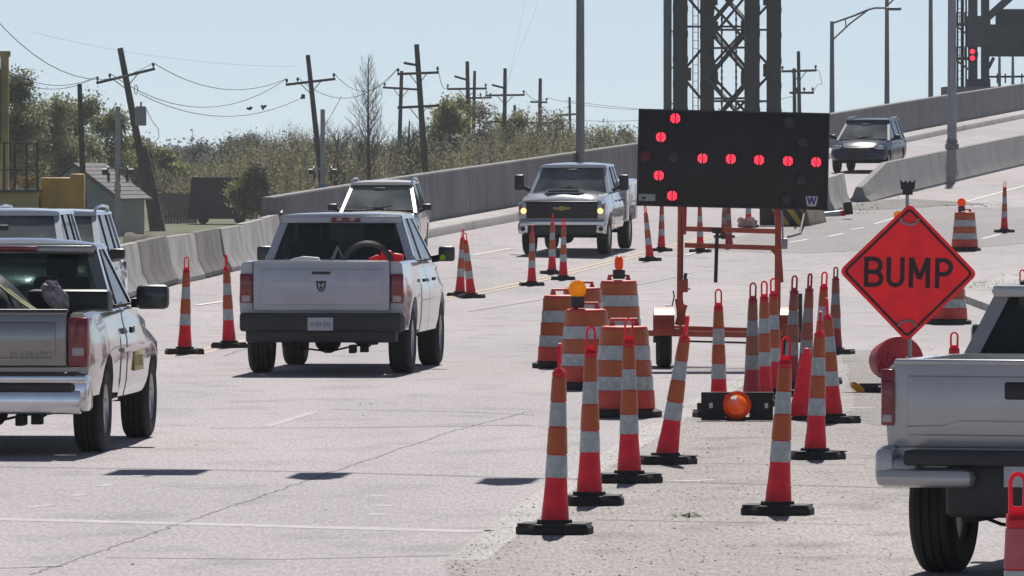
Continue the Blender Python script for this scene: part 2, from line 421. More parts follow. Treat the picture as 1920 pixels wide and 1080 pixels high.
rowsheet('grime_patch', [(657, 1585, 1640), (668, 1572, 1700), (690, 1590, 1720), (720, 1585, 1720), (745, 1605, 1720), (778, 1590, 1720), (800, 1640, 1730)], M_grime, .010, rag=7)
e = [on(x, y) for x, y in ((838, 1050), (1012, 920), (1216, 800), (1316, 742), (1420, 690))]
strip('kerb_band', [(p.x+.12, p.y) for p in e], .26, M_conc, .008)
for s in (-1, 1):
    strip('yellow_line', [(yl(Y)+.12*s, Y) for Y in range(98, 190)], .09, M_yell, .007)
def pxstrip(name, pp, wd, mat, dz=.008): return strip(name, [on(*p) for p in pp], wd, mat, dz)
for pp in (((368, 573), (424, 565)), ((886, 479), (958, 466)), ((1480, 455), (1514, 449)), ((1552, 444), (1581, 438)),
           ((1595, 431), (1620, 427)), ((1842, 448), (1874, 440))):
    pxstrip('lane_dash', pp, .11, M_white)
pxstrip('edge_line', ((1812, 378), (1930, 346)), .12, M_white)
pxstrip('edge_line', ((1640, 420), (1700, 402)), .08, M_white)
pxstrip('edge_line', ((880, 584), (1100, 548), (1300, 510)), .07, M_worn)
for pp in (((500, 800), (590, 772)), ((52, 952), (102, 946)), ((136, 930), (158, 926)), ((190, 912), (212, 907)), ((255, 894), (264, 890))): pxstrip('lane_dash', pp, .11, M_worn)
pxstrip('stop_line', ((-20, 973), (380, 983), (910, 997)), .36, M_worn)
for pp in (((694, 930), (718, 930)), ((706, 948), (735, 948)), ((690, 965), (722, 965))): pxstrip('paint_mark', pp, .26, M_worn)
for pp in (((1285, 480), (1330, 465)), ((1640, 705), (1690, 704)), ((1560, 765), (1640, 764)), ((1200, 905), (1340, 900))): pxstrip('paint_mark', pp, .08, M_white, .012)
rj = random.Random(5)
def joint(pp, wd, n=44):
    q = [on(*p) for p in pp]; out = []
    for a, b in zip(q, q[1:]): out += [a.lerp(b, i/n)+Vector((rj.gauss(0, .012), 0, 0)) for i in range(n)]
    strip('pavement_joint', [(p.x, p.y) for p in out], wd, M_joint, .009)
joint(((60, 1078), (352, 977), (550, 910), (850, 808), (1000, 770)), .014)
joint(((390, 803), (700, 802), (1000, 797)), .05)
joint(((620, 768), (860, 772), (1010, 779)), .035)
joint(((200, 1046), (520, 1049), (850, 1042)), .03)
joint(((-10, 1066), (120, 1062)), .03)
joint(((420, 668), (560, 620)), .03)
joint(((1180, 640), (1010, 700)), .02)
joint(((1225, 772), (1640, 762)), .05); joint(((1190, 868), (1640, 872)), .04); joint(((1120, 975), (1650, 985)), .045)
# raised traffic island, right edge of the picture
mb = MB(); pp = [on(*p) for p in ((1990, 508), (1900, 521), (1812, 556), (1804, 566), (1856, 586), (1990, 604))]
top = [p+Vector((0, 0, .13)) for p in pp]; bot = [p-Vector((0, 0, .1)) for p in pp]
mb.mesh(top+bot, [tuple(range(6))]+[(i, (i+1) % 6, 6+(i+1) % 6, 6+i) for i in range(6)])
isl = tag(mb.build('traffic_island', M_conc, smooth=0), kind='structure')
rowsheet('joint_line', [(541, 1826, 1925), (543.1, 1826, 1925)], M_joint, .137, parent=isl)
# loose stones, grit, weeds
def pebbles(name, spots, mat, lo, hi):
    V, T = [], []
    for X, Y in spots:
        s = lo+(hi-lo)*min(1.6, random.expovariate(2.6)); z = rz(X, Y)
        b = len(V); a0 = random.uniform(0, 6.3)
        for k in range(4):
            a = a0+k*1.57; r = s*random.uniform(.45, 1.5); V.append((X+r*math.cos(a), Y+r*math.sin(a)*1.2, z))
        V.append((X+random.uniform(-.3, .3)*s, Y, z+s*random.uniform(.35, .8)))
        T += [(b, b+1, b+4), (b+1, b+2, b+4), (b+2, b+3, b+4), (b+3, b, b+4)]
    return tag(npmesh(name, V, T, mat), kind='stuff')
sp = []
while len(sp) < 7500:
    py = random.uniform(660, 1090); a = np.interp(py, [655, 690, 742, 920, 1060, 1100], [1560, 1420, 1315, 1010, 830, 860])
    px = random.choice((random.uniform(a, 1720), a+abs(random.gauss(0, 45)), random.gauss(1330, 130)))
    if px < a-4: continue
    p = on(px, py); sp.append((p.x, p.y))
for _ in range(90):
    p = on(random.uniform(0, 1000), random.uniform(740, 1080)); sp.append((p.x, p.y))
for _ in range(260):
    Y = random.uniform(85, 160); sp.append((yl(Y)+random.gauss(.3, .35), Y))
pebbles('loose_gravel', sp, M_stone, .003, .0105)
sp = []
for _ in range(420):
    p = on(random.gauss(1605, 45), random.gauss(388, 7)); sp.append((p.x, p.y))
for _ in range(200):
    p = on(random.uniform(1560, 1900), random.gauss(383, 3)); sp.append((p.x, p.y))
pebbles('road_debris', sp, M_stone, .015, .045)
V, T = [], []
for cx, cy, n, s_ in ((1285, 968, 60, .16), (1880, 548, 60, .25), (1840, 552, 50, .2), (1900, 535, 40, .25), (1860, 560, 30, .2), (1740, 655, 20, .1), (700, 757, 16, .1)):
    for _ in range(n):
        p = on(cx+random.gauss(0, 16), cy+random.gauss(0, 2)); z = p.z+(.13 if cx > 1800 else 0)
        a = random.uniform(0, 6.3); l = random.uniform(.3, 1)*s_; b = len(V)
        d = Vector((math.cos(a), math.sin(a), random.uniform(.05, .3) if cx < 1800 else random.uniform(.2, .9)))*l; q = Vector((-d.y, d.x, 0)).normalized()*.008
        P0 = Vector((p.x, p.y, z)); V += [P0-q, P0+q, P0+d]; T.append((b, b+1, b+2))
tag(npmesh('roadside_weeds', V, T, M_weed), kind='stuff')

# ------------------------------------------------------------------ concrete barriers and parapets
FSH = [(-.30, 0), (-.30, .08), (-.17, .33), (-.085, .86), (-.075, .88), (.075, .88), (.085, .86), (.17, .33), (.30, .08), (.30, 0)]
def barrier_mesh(name, L, mat, h=.88, wk=1.0, parent=None):
    mb = MB(); k = h/.88
    mb.prism([(x*wk, z*k) for x, z in FSH], (0, L)); return mb.build(name, mat, parent, smooth=25)
def barrier_run(x_of, Y0, n, L, labels, group):
    Y = Y0
    for i in range(n):
        Y2 = Y+L; a = Vector((x_of(Y), Y)); b = Vector((x_of(Y2), Y2)); z0, z1 = rz(a.x, Y), rz(b.x, Y2)
        o = barrier_mesh('concrete_barrier', L-.11, M_barr2 if i in (2, 4) else M_barr)
        o.location = (a.x+random.uniform(-.02, .02), Y, (z0+z1)/2-.01); o.rotation_euler = (math.atan2(z1-z0, L), 0, -math.atan2(b.x-a.x, L)+random.uniform(-.004, .004))
        tag(o, labels[i], 'barrier', group); Y = Y2
lb = ['grey stretch of movable concrete barrier beside the far rear of the white cars', 'dirty barrier block whose end shows beside the tail of the white wagon',
      'stained grey barrier block between the white wagon and a pale clean block', 'pale clean barrier block just past the stained one beside the white wagon',
      'dark stained barrier block directly behind the lone delineator with the loop top', 'pale barrier block whose far half passes behind the white crew pickup mirror',
      'pale barrier block behind the rear window of the white crew pickup', 'last barrier block meeting the tall bridge parapet behind the tan car', 'barrier block tucked behind the tan car by the sidewalk']
barrier_run(bar_x, 122.4, 8, 6.1, lb, 'movable concrete barriers along the oncoming lanes')
# parapet of the bridge approach: cast panels with open joints
par = thing('bridge_parapet', 'tall grey concrete parapet climbing the far side of the bridge approach', 'parapet')
def wall_panel(parent, name, xf, Y0, Y1, h, th, zlow, mat, cap=.05):
    mb = MB(); n = max(1, int((Y1-Y0)/3)); rows = []
    for i in range(n+1):
        Y = Y0+(Y1-Y0)*i/n; X = xf(Y); z = zbase(Y)+.03
        rows.append([(X, Y, z+zlow), (X+th, Y, z-.25), (X+th-.03, Y, z+.4), (X+th-.06, Y, z+h-cap), (X+th-.02, Y, z+h-cap+.01), (X+th-.03, Y, z+h), (X, Y, z+h)])
    k = 7; V = [p for r in rows for p in r]
    fs = [(i*k+j, i*k+(j+1) % k, (i+1)*k+(j+1) % k, (i+1)*k+j) for i in range(n) for j in range(k)] + [tuple(range(k)), tuple(range(n*k, n*k+k))]
    mb.mesh(V, fs); return mb.build(name, mat, parent, smooth=25)
Y = 168.8
while Y < 560:
    L = 9.0 if Y < 300 else 18.0
    wall_panel(par, 'parapet_panel', lambda q: par_x(q)-.28, Y, Y+L-.09, 1.42, .28, -3.2, M_par); Y += L
# raised sidewalk along the parapet
rows = []
for Y in list(range(172, 330, 2))+list(range(330, 560, 10)):
    X = par_x(Y); z = rz(X+.4, Y); wdt = .95*min(1, (Y-171)/8)
    rows.append([(X+.005, Y, z+.22), (X+wdt-.03, Y, z+.22), (X+wdt, Y, z+.19), (X+wdt+.03, Y, rz(X+wdt, Y)-.05)])
npgrid('sidewalk', rows, M_conc, kind='structure')
# median barrier
med = thing('median_barrier', 'sloped concrete median barrier with a grey lamp post on it', 'barrier')
Y = 221.0
MEDX = lambda q: yl(q)
def med_panel(Y0, Y1, h0=1.02, h1=1.02, name='barrier_panel'):
    rows = []; n = max(1, int((Y1-Y0)/2.5))
    for i in range(n+1):
        Y = Y0+(Y1-Y0)*i/n; X = MEDX(Y); h = h0+(h1-h0)*i/n; k = h/.88; r = []
        for x, z in FSH:
            xx = X+x*1.15; r.append((xx, Y, rz(xx, Y)-.02+z*k))
        rows.append(r)
    k = len(FSH); mb = MB(); V = [p for r in rows for p in r]
    mb.mesh(V, [(i*k+j, i*k+(j+1) % k, (i+1)*k+(j+1) % k, (i+1)*k+j) for i in range(n) for j in range(k)]+[tuple(range(k)), tuple(range(n*k, n*k+k))])
    return mb.build(name, M_par, med, smooth=25)
med_panel(215, 220.96, .45, 1.02, 'sloped_end')
while Y < 470:
    L = 10.0; med_panel(Y, Y+L-.04); Y += L
# short pale barrier and striped nose before the median
p = on(1545, 398); q = on(1606, 376)
d = (q-p); o = barrier_mesh('concrete_barrier', 6.0, M_barr, .95)
o.location = (p.x, p.y, p.z-.02); o.rotation_euler = (math.atan2(d.z, d.y), 0, -math.atan2(d.x, d.y))
tag(o, 'pale concrete barrier block leading up to the sloped median end', 'barrier', 'concrete blocks at the median nose')
p = on(1488, 424)
t = thing('impact_barrier', 'low tan concrete block with a yellow and black striped nose', 'barrier', p, -.17)
mb = MB(); mb.prism([(-.42, 0), (-.42, .1), (-.2, .85), (.2, .85), (.42, .1), (.42, 0)], (.02, 3.4)); mb.build('block', pm('tan_concrete', (.30, .25, .18), .85, var=.25, scale=2), t)
mb = MB(); mb.box((-.30, -.06, .42), (1.15, .10, .82), bev=.02); mb.build('nose_panel', M_plas, t)
for k in range(3):
    x0 = -.85+k*.40
    mb = MB(); mb.prism([(x0, .84), (x0+.20, .84), (min(x0+.78, .27), .03 if k < 2 else .28), (min(x0+.58, .27), .03 if k < 2 else .30)], (-.135, -.115)); mb.build('stripe', pm('stripe_yellow', (.55, .42, .03), .5), t)
# lifted white debris block near the nose
p = on(1398, 427); mb = MB()
for _ in range(14):
    mb.box((random.uniform(-.2, .2), random.uniform(-.2, .2), random.uniform(.05, .25)), (.16, .12, .12), M=Matrix.Rotation(random.uniform(0, .6), 4, 'Y'))
tag(mb.build('debris_bag', pm('pale_red_wrap', (.5, .33, .31), .7, var=.5, scale=9), loc=p), 'crumpled pale bag beside a red cone at the striped nose', 'debris')
# ------------------------------------------------------------------ bridge towers, lamp posts
def lattice(mb, a, b, z0, z1, n, r, sub=1):
    """X bracing between two vertical legs a, b (x,y)"""
    for i in range(n):
        u, v = z0+(z1-z0)*i/n, z0+(z1-z0)*(i+1)/n
        mb.bar((*a, u), (*b, v), r); mb.bar((b[0], b[1]+r*1.05, u), (a[0], a[1]+r*1.05, v), r)
DT = 455.0
S = DT/F
def wx(px, D=DT): return (px-960)/F*D
def wz(py, D=DT): return CH+(HY-py)/F*D
tw = thing('lift_tower', 'dark steel lattice tower of a lift bridge rising behind the arrow board', 'bridge tower', (wx(1356), DT, -1.3))
def TL(px, py, dy=0): return (wx(px)-wx(1356), dy, wz(py)+1.3)
ZT = 34.0
for px0, px1, dy in ((1262, 1289, 0), (1317, 1343, 5.2), (1396, 1424, 0), (1443, 1470, 5.2)):
    x0, x1 = wx(px0)-wx(1356), wx(px1)-wx(1356)
    mb = MB(); wd = x1-x0
    mb.box(((x0+x1)/2, dy, ZT/2), (wd, wd*.9, ZT)); z = 1.0
    while z < ZT:                                                     # batten plates and rivet edges
        mb.box(((x0+x1)/2, dy-wd*.46, z), (wd+.06, .05, .35)); z += 1.55
    mb.build('tower_column', M_steel, tw, smooth=0)
x = {k: wx(v)-wx(1356) for k, v in dict(a=1276, b=1330, c=1410, d=1456).items()}
for (p0, p1, dy0, dy1, off, per) in ((x['a'], x['c'], 0, 0, 0, 5.2), (x['b'], x['d'], 5.2, 5.2, 1.9, 4.4), (x['b'], x['c'], 4.2, 1.2, .9, 3.1)):
    z = off-1
    while z < ZT-per:
        mb = MB(); mb.bar((p0, dy0, z), (p1, dy1, z+per), .28, .16); mb.build('lattice_brace', M_steel, tw, smooth=0)
        mb = MB(); mb.bar((p1, dy1+.16, z), (p0, dy0+.16, z+per), .28, .16); mb.build('lattice_brace', M_steel, tw, smooth=0)
        mb = MB(); mb.bar((p0, dy0, z+per/2+.3), (p1, dy1, z+per/2+.3), .16, .13); mb.build('strut', M_steel, tw, smooth=0)
        for xx in (p0, p1):
            mb = MB(); mb.box((xx+(.5 if xx == p0 else -.5), (dy0 if xx == p0 else dy1)-.09, z+per), (.30, .04, .8)); mb.build('gusset_plate', M_steel, tw, smooth=0)
        z += per
mb = MB()
for xx in (wx(1301)-wx(1356), wx(1311)-wx(1356)): mb.tube([(xx, 2.5, 0), (xx, 2.5, ZT)], .035, 5)
for k in range(60): mb.bar((wx(1301)-wx(1356), 2.5, .5*k+1), (wx(1311)-wx(1356), 2.5, .5*k+1), .03)
mb.build('ladder', M_steel, tw, smooth=0)
mb = MB()
for px in (1383, 1356): 
    xx = wx(px)-wx(1356); mb.tube([(xx, 3, 0), (xx, 3, 13.5)], .05, 5)
    for k in range(34): mb.box((xx, 3, .4*k), (.13, .06, .2), M=None)
mb.build('counterweight_chain', M_steel, tw, smooth=0)
mb = MB()
for px, r in ((1250, .22), (1257, .06)): mb.tube([(wx(px)-wx(1356), -1, 0), (wx(px)-wx(1356), -1, ZT)], r, 10)
for k in range(14): mb.bar((wx(1250)-wx(1356), -1, 1+2.2*k), (wx(1266)-wx(1356), 0, 1+2.2*k), .1)
mb.build('conduit_pipe', M_steel2, tw)
# roadway lift span portal at the top of the grade
DP = 402.0
pt = thing('portal_tower', 'grey steel lift span portal with a deep girder at the top of the grade', 'bridge tower', (wx(1835, DP), DP, 0))
ox = wx(1835, DP)
def PX_(px): return wx(px, DP)-ox
ZB = -1.5
for a, b, nm in ((1816, 1832, 'tower_column'), (1840, 1854, 'tower_column')):
    mb = MB(); mb.box(((PX_(a)+PX_(b))/2, 0, 12), (PX_(b)-PX_(a), .9, 27)); 
    for k in range(16): mb.box(((PX_(a)+PX_(b))/2, -.46, 1.7*k), (PX_(b)-PX_(a)+.05, .05, .3))
    mb.build(nm, M_steel2, pt, smooth=0)
for y0, y1 in ((30, 88), (148, 166), (-120, -60)):
    mb = MB(); mb.box((PX_(1835), -.02, (wz(y0, DP)+wz(y1, DP))/2), (PX_(1856)-PX_(1814), .98, wz(y0, DP)-wz(y1, DP))); mb.build('gusset_plate', M_steel2, pt, smooth=0)
mb = MB(); z0, z1 = wz(106, DP), wz(46, DP); mb.box((PX_(1855)+7.5, 0, (z0+z1)/2), (15, .8, z1-z0))
for zz in (z0+.06, z1-.06): mb.box((PX_(1855)+7.5, -.1, zz), (15, 1.0, .12))
for k in range(10): mb.box((PX_(1860)+1.5*k, -.43, (z0+z1)/2), (.1, .08, z1-z0-.1))
mb.build('portal_girder', M_steel2, pt, smooth=0)
mb = MB(); z2 = wz(16, DP); mb.box((PX_(1870)+7, 1.4, (z1+z2)/2), (14, .5, z2-z1)); mb.build('upper_girder', M_steel2, pt, smooth=0)
mb = MB(); mb.bar((PX_(1850), -.2, wz(34, DP)), (PX_(1850)+4.5, -.2, wz(34, DP)+4.0), .5, .4); mb.build('diagonal_brace', M_steel2, pt, smooth=0)
mb = MB(); mb.bar((PX_(1853), -.1, wz(128, DP)), (PX_(1863), -.1, wz(108, DP)), .18); mb.build('knee_brace', M_steel2, pt, smooth=0)
mb = MB()
for px in (1796, 1805, 1812): mb.tube([(PX_(px), .3, ZB), (PX_(px), .3, 22)], .05 if px != 1805 else .09, 6)
for k in range(44): mb.bar((PX_(1796), .3, 3+.42*k), (PX_(1805), .3, 3+.42*k), .03)
mb.build('access_ladder', M_steel, pt, smooth=0)
for py in (110, 46):
    mb = MB(); mb.box((PX_(1803), .2, wz(py, DP)), (PX_(1816)-PX_(1791), 1.2, .16))
    for px in (1792, 1799, 1808, 1815): mb.bar((PX_(px), -.35, wz(py, DP)), (PX_(px), -.35, wz(py-22, DP)), .05)
    mb.bar((PX_(1791), -.35, wz(py-22, DP)), (PX_(1816), -.35, wz(py-22, DP)), .05); mb.bar((PX_(1792), .1, wz(py+2, DP)), (PX_(1816), .1, wz(py+20, DP)), .1)
    mb.build('service_platform', M_steel2, pt, smooth=0)
t = thing('bridge_signal', 'pair of red signal lamps hung on the portal column', 'signal', (wx(1822, DP), DP-.62, wz(103, DP)))
mb = MB(); mb.box((0, .1, 0), (.42, .2, .78), bev=.04); mb.build('housing', M_plas, t)
for z in (-.18, .18):
    mb = MB(); mb.lathe([(.13, 0), (.11, .04), (.0001, .06)], 14, M=Matrix.Translation((0, 0, z)) @ Matrix.Rotation(R(90), 4, 'X')); mb.build('lamp', M_led2, t)
mb = MB(); mb.box((0, 0, 0), (4.2, 4, 6.2)); o = mb.build('pier_cap', M_par, pt, smooth=0); o.location = (.2, .3, wz(163, DP)-3.1)
# far rail posts seen under the girder
def far_post(px, D, top, label):
    t = thing('lamp_post', label, 'lamp post', (wx(px, D), D, 0), group='thin posts along the bridge')
    mb = MB(); zb = rz(wx(px, D), D)-1; mb.tube([(0, 0, zb), (0, 0, wz(top, D))], [.11, .07], 8); mb.build('pole', M_pole, t); return t
far_post(1874, 430, 100, 'thin post visible under the portal girder closer to the column')
far_post(1899, 440, 100, 'thin post visible under the portal girder farther from the column')
mb = MB(); D = 470
mb.tube([(wx(1855, D), D, wz(144, D)), (wx(1960, D), D, wz(143, D))], .07, 5)
for px in (1885, 1916, 1870, 1900): mb.tube([(wx(px, D), D, wz(156, D)), (wx(px, D), D, wz(138, D))], .05, 5)
tag(mb.build('pipe_railing', M_steel, smooth=0), 'dark pipe railing seen beneath the portal girder', 'railing')
# lamp posts on the near parapets
D = 214
t = thing('tall_mast', 'thick tall grey steel mast behind the parapet, beside the arrow board', 'mast', (wx(1088, D), D, -1.3))
mb = MB(); mb.tube([(0, 0, 0), (0, 0, 8), (0, 0, 16)], [.145, .12, .095], 12); mb.build('pole', M_pole, t)
mb = MB(); mb.box((0, 0, .1), (.5, .5, .06)); mb.build('base_plate', M_pole, t)
D = on(1781, 338).y; xm = MEDX(D)
t = thing('lamp_post', 'pale grey lamp post bolted on top of the median barrier', 'lamp post', (xm, D, rz(xm, D)+.98))
mb = MB(); mb.tube([(0, 0, .1), (0, 0, 4), (0, 0, 11)], [.155, .135, .10], 14); mb.build('pole', M_galv, t)
mb = MB(); mb.box((0, 0, .10), (.42, .42, .2), bev=.03); mb.lathe([(.2, .2), (.165, .34)], 12); mb.build('base_box', M_pole, t)
def street_lamp(px, top, D, label, arm=True):
    t = thing('street_lamp', label, 'street lamp', (wx(px, D), D, 0), group='street lamps on the far parapet')
    zt = wz(top, D); mb = MB(); mb.tube([(0, 0, rz(wx(px, D), D)-1), (0, 0, zt)], [.13, .085], 8); mb.build('pole', M_pole, t)
    k = D/F
    def q(px2, py2): return ((px2-px)*k, 0, wz(py2, D))
    if arm:
        mb = MB(); dy = top-40
        mb.tube([q(px, 44+dy), q(px+40, 30+dy), q(px+66, 19+dy), q(px+80, 15+dy), q(px+105, 15+dy)], .045, 6)
        mb.tube([q(px, 76+dy), q(px+34, 44+dy), q(px+66, 20+dy)], .04, 6); mb.tube([q(px+25, 35+dy), q(px+26, 52+dy)], .03, 5)
        mb.build('truss_arm', M_pole, t)
        mb = MB(); c = q(px+115, 16.5+dy); mb.box(c, (.72, .3, .15), bev=.05); mb.build('lamp_head', M_pole, t)
    return t
street_lamp(1560, 40, 335, 'street lamp with a trussed arm, the one closest to the lattice tower')
street_lamp(1663, -25, 345, 'second street lamp past the trussed one, its arm cut off by the frame')
street_lamp(1745, -90, 360, 'third thin lamp pole between the trussed lamp and the median post')

# ------------------------------------------------------------------ utility poles and wires
WIRES = []
def upole(top, base, D, label, arms=(), w_=.34, mat=M_wood, lean=None, grp='timber utility poles beyond the parapet', extra=None):
    tp = at(*top, D); bx = (base[0]-960)/F*D
    t = thing('utility_pole', label, 'utility pole', (bx, D, -1.32), group=grp)
    # extend the visible slope down to the ground
    bz = CH+(HY-base[1])/F*D; sl = (tp.x-bx)/(tp.z-bz)
    foot = Vector((bx-sl*(bz+1.32)-bx, 0, 0)); head = Vector((tp.x-bx, 0, tp.z+1.32))
    mb = MB(); mb.tube([foot, foot.lerp(head, .5), head], [w_*.58, w_*.5, w_*.4], 9); mb.build('pole', mat, t)
    k = D/F; ends = []
    for (x0, y0, x1, y1, ins) in arms:
        a = Vector(((x0-960)*k-bx, -.22, wz(y0, D)+1.32)); b = Vector(((x1-960)*k-bx, -.22, wz(y1, D)+1.32))
        mb = MB(); mb.bar(a, b, .13, .16); arm = mb.build('crossarm', mat, t, smooth=0)
        for f in ins:
            c = a.lerp(b, f); mb = MB(); mb.lathe([(.035, 0), (.04, .1), (.10, .14), (.07, .22), (.09, .26), (.02, .32)], 8, M=Matrix.Translation(c+Vector((0, 0, .07)))); mb.build('insulator', M_trim, arm)
            ends.append(c+Vector((bx, D, -1.32+.38)))
        if abs(x1-x0) > 60:
            m = a.lerp(b, .5); mb = MB()
            for f in (.28, .72):
                c = a.lerp(b, f); mb.bar(c+Vector((0, .06, 0)), Vector((m.x, .06, m.z-.75)), .05)
            mb.build('arm_brace', M_pole, t, smooth=0)
    return t, ends
up1, e1 = upole((225, 90), (290, 430), 437, 'leaning timber pole with a crossarm and a grey transformer can', [(181, 156, 291, 129, (.02, .23, .97))], .44)
mb = MB(); p = at(264, 218, 436.6)-Vector(up1.location); mb.lathe([(.30, -.55), (.33, -.5), (.33, .5), (.28, .58)], 14, M=Matrix.Translation(p)); mb.tube([p+Vector((0, 0, .5)), p+Vector((.02, 0, .85))], .06, 6)
tr = mb.build('transformer', M_tank, up1)
mb = MB(); p = at(255, 168, 436.7)-Vector(up1.location); mb.tube([p+Vector((.1*math.cos(a), 0, .28*math.sin(a))) for a in np.linspace(0, 6.28, 14)], .025, 5); mb.build('wire_loop', M_wire, up1)
mb = MB(); q = Vector(up1.location)
mb.tube([at(x_, y_, 436.6)-q for x_, y_ in ((275, 205), (284, 225), (297, 242), (298, 258), (288, 268), (276, 262))], .02, 5); mb.build('drop_wire', M_wire, up1)
mb = MB(); mb.tube([at(268, 275, 437.3)-q, at(284, 360, 437.2)-q, at(297, 440, 437.3)-q], [.22, .40, .5], 7)
mb.build('guy_stub', M_wood, up1)
upole((149, 157), (157, 380), 400, 'plain dark timber pole without a crossarm in front of the shed roof', w_=.32)
up4, e4 = upole((577, 103), (603, 345), 470, 'leaning timber pole with one tilted crossarm near the small signal mast', [(536, 159, 629, 148, (.02, .24, .97))], .36)
up6, e6 = upole((781, 83), (799, 345), 470, 'tallest timber pole with three crossarms beside the bare cypress', [(745, 139, 823, 136, (.02, .97)), (757, 118, 780, 122, ()), (745, 202, 824, 198, ())], .40)
upole((753, 133), (748, 300), 560, 'thinner timber pole just beside the bare cypress crown', [(718, 164, 786, 168, (.05,))], .33)
up8, e8 = upole((876, 115), (880, 330), 560, 'timber pole with two crossarms paired with a thinner pole', [(838, 167, 913, 166, (.02, .97)), (852, 143, 876, 150, ())], .36)
upole((890, 133), (886, 330), 600, 'thinner pole standing right behind the two-arm pole', [(880, 184, 922, 183, (.5, .95)), (868, 212, 922, 213, (.9,))], .30)
up9, e9 = upole((947, 128), (945, 320), 600, 'timber pole in the middle of the far row with stacked arms', [(910, 179, 984, 178, (.03, .97)), (922, 159, 945, 165, ()), (912, 228, 980, 229, (.97,)), (905, 266, 982, 268, ())], .36)
up10, e10 = upole((1013, 147), (1011, 320), 640, 'timber pole nearest the thick steel mast with two arms', [(994, 191, 1026, 192, (.97,)), (980, 230, 1046, 230, (.97,))], .36)
upole((965, 197), (965, 320), 620, 'short thin pole between two taller poles of the far row', w_=.28)
upole((1068, 182), (1070, 320), 640, 'forked slim pole hugging the thick steel mast', [(1044, 216, 1082, 214, ())], .26)
upole((364, 285), (364, 340), 620, 'small lone pole above the dark trailer', w_=.3)
up11, e11 = upole((1497, 96), (1499, 230), 520, 'taller of the twin poles between the lattice tower and the trussed lamp', [(1465, 134, 1531, 132, (.03, .97)), (1480, 174, 1526, 174, (.3, .6, .95))], .30)
upole((1489, 128), (1490, 230), 525, 'shorter of the twin poles beside the lattice tower', w_=.3)
mb = MB(); D = 500
mb.tube([at(1463, 140, D), at(1441, 230, D)], .06, 6); tag(mb.build('guy_strut', M_galv), 'pale leaning strut in front of the lattice tower foot', 'strut')
def wire(pts_, r=.022):
    """each span hangs in a curve between two points"""
    mb = MB()
    for a, b, sag in pts_:
        a, b = Vector(a), Vector(b); n = 12
        mb.tube([a.lerp(b, i/n)-Vector((0, 0, sag*4*(i/n)*(1-i/n))) for i in range(n+1)], r, 4)
    return mb
A = lambda x_, y_, D=437: at(x_, y_, D)
for nm, lab, sp_ in (
    ('power_line', 'topmost cable swooping down to the leaning transformer pole', [(A(-20, 22, 400), e1[2], 2.1)]),
    ('power_line', 'cable sagging from the crossarm toward the yellow machine mast', [(A(10, 130, 415), e1[0], .7), (A(40, 157, 415), e1[0], .5)]),
    ('power_line', 'cables hanging between the two leaning poles', [(e1[2], e4[0], 1.1), (e1[1], e4[0], 1.9), (A(262, 176), A(560, 186, 470), 1.2)]),
    ('power_line', 'cables running on from the second leaning pole to the tall pole', [(e4[2], e6[0], 1.3), (e4[1], e6[0], 1.6), (A(605, 240, 470), A(640, 180, 470), .1)]),
    ('power_line', 'thin cables strung along the far row of poles', [(e6[1], e8[0], .8), (e8[1], e9[0], .6), (e9[1], e10[0], .5), (e10[0], A(1200, 206, 640), .2), (e10[1], A(1250, 220, 640), .3), (A(1060, 188, 640), A(1250, 208, 640), .1)]),
    ('power_line', 'hair-thin cables slanting steeply into the sky above the far poles', [(A(925, 215, 600), A(1010, 0, 600), .2), (A(947, 180, 600), A(985, 0, 600), .1)]),
    ('power_line', 'hair-thin flat cable across the sky between the two leaning poles', [(A(60, 60, 437), A(560, 125, 470), .5)]),
    ('power_line', 'looped cable hanging from the twin poles', [(A(1531, 132, 520), A(1541, 158, 520), -.4), (A(1541, 158, 520), A(1524, 176, 520), -.25), (A(1489, 180, 525), A(1390, 195, 525), .1)])):
    tag(wire(sp_, .007 if 'hair' in lab else .022).build(nm, M_wire, smooth=0), lab, 'power line', 'overhead power lines')
for px, py, lab in ((467, 203, 'small cable clamp hanging on the sagging line, lower one'), (494, 200, 'small cable clamp on the sagging line, in the middle'), (568, 182, 'small cable clamp beside the second leaning pole crossarm')):
    mb = MB(); p = at(px, py, 455)
    for _ in range(5): mb.box((random.uniform(-.12, .12), 0, random.uniform(-.1, .1)), (.16, .12, .13), M=Matrix.Rotation(random.uniform(0, 3), 4, 'Y'))
    tag(mb.build('cable_clamp', M_trim, loc=p, smooth=0), lab, 'cable clamp', 'clamps on the sagging line')
# railway style signals
def rail_signal(px, top, D, label, blue=False):
    t = thing('crossing_signal', label, 'crossing signal', (wx(px, D), D, -1.3), group='crossing signals beyond the barrier'); z = wz(top, D)+1.3; k = D/F
    mb = MB(); mb.tube([(0, 0, 0), (0, 0, z)], .14, 10); mb.build('mast', M_galv, t)
    zs = wz(320, D)+1.3; mb = MB(); mb.bar((-.55, 0, zs+.12), (.55, 0, zs+.12), .08); mb.build('crossbar', M_galv, t)
    for s in (-1, 1):
        mb = MB(); Mx = Matrix.Translation((s*.55, 0, zs-.05)) @ Matrix.Rotation(R(90)*s, 4, 'Y')
        mb.lathe([(.30, -.04), (.30, .02), (.16, .03), (.16, .30)], 14, M=Mx, cap=True); mb.box((s*.50, 0, zs-.35), (.14, .2, .5))
        mb.build('signal_head', M_plas, t)
    if blue:
        mb = MB(); mb.box((0, -.17, wz(353, D)+1.3), (.5, .04, .5)); mb.build('sign_plate', M_bsign, t)
    else:
        mb = MB(); mb.box((0, -.2, wz(352, D)+1.3), (.34, .3, .5), bev=.03); mb.build('relay_box', M_galv, t)
rail_signal(221, 200, 400, 'grey crossing signal mast in front of the shed roof')
rail_signal(605, 205, 455, 'grey crossing signal mast with a blue plate above the tan car', True)

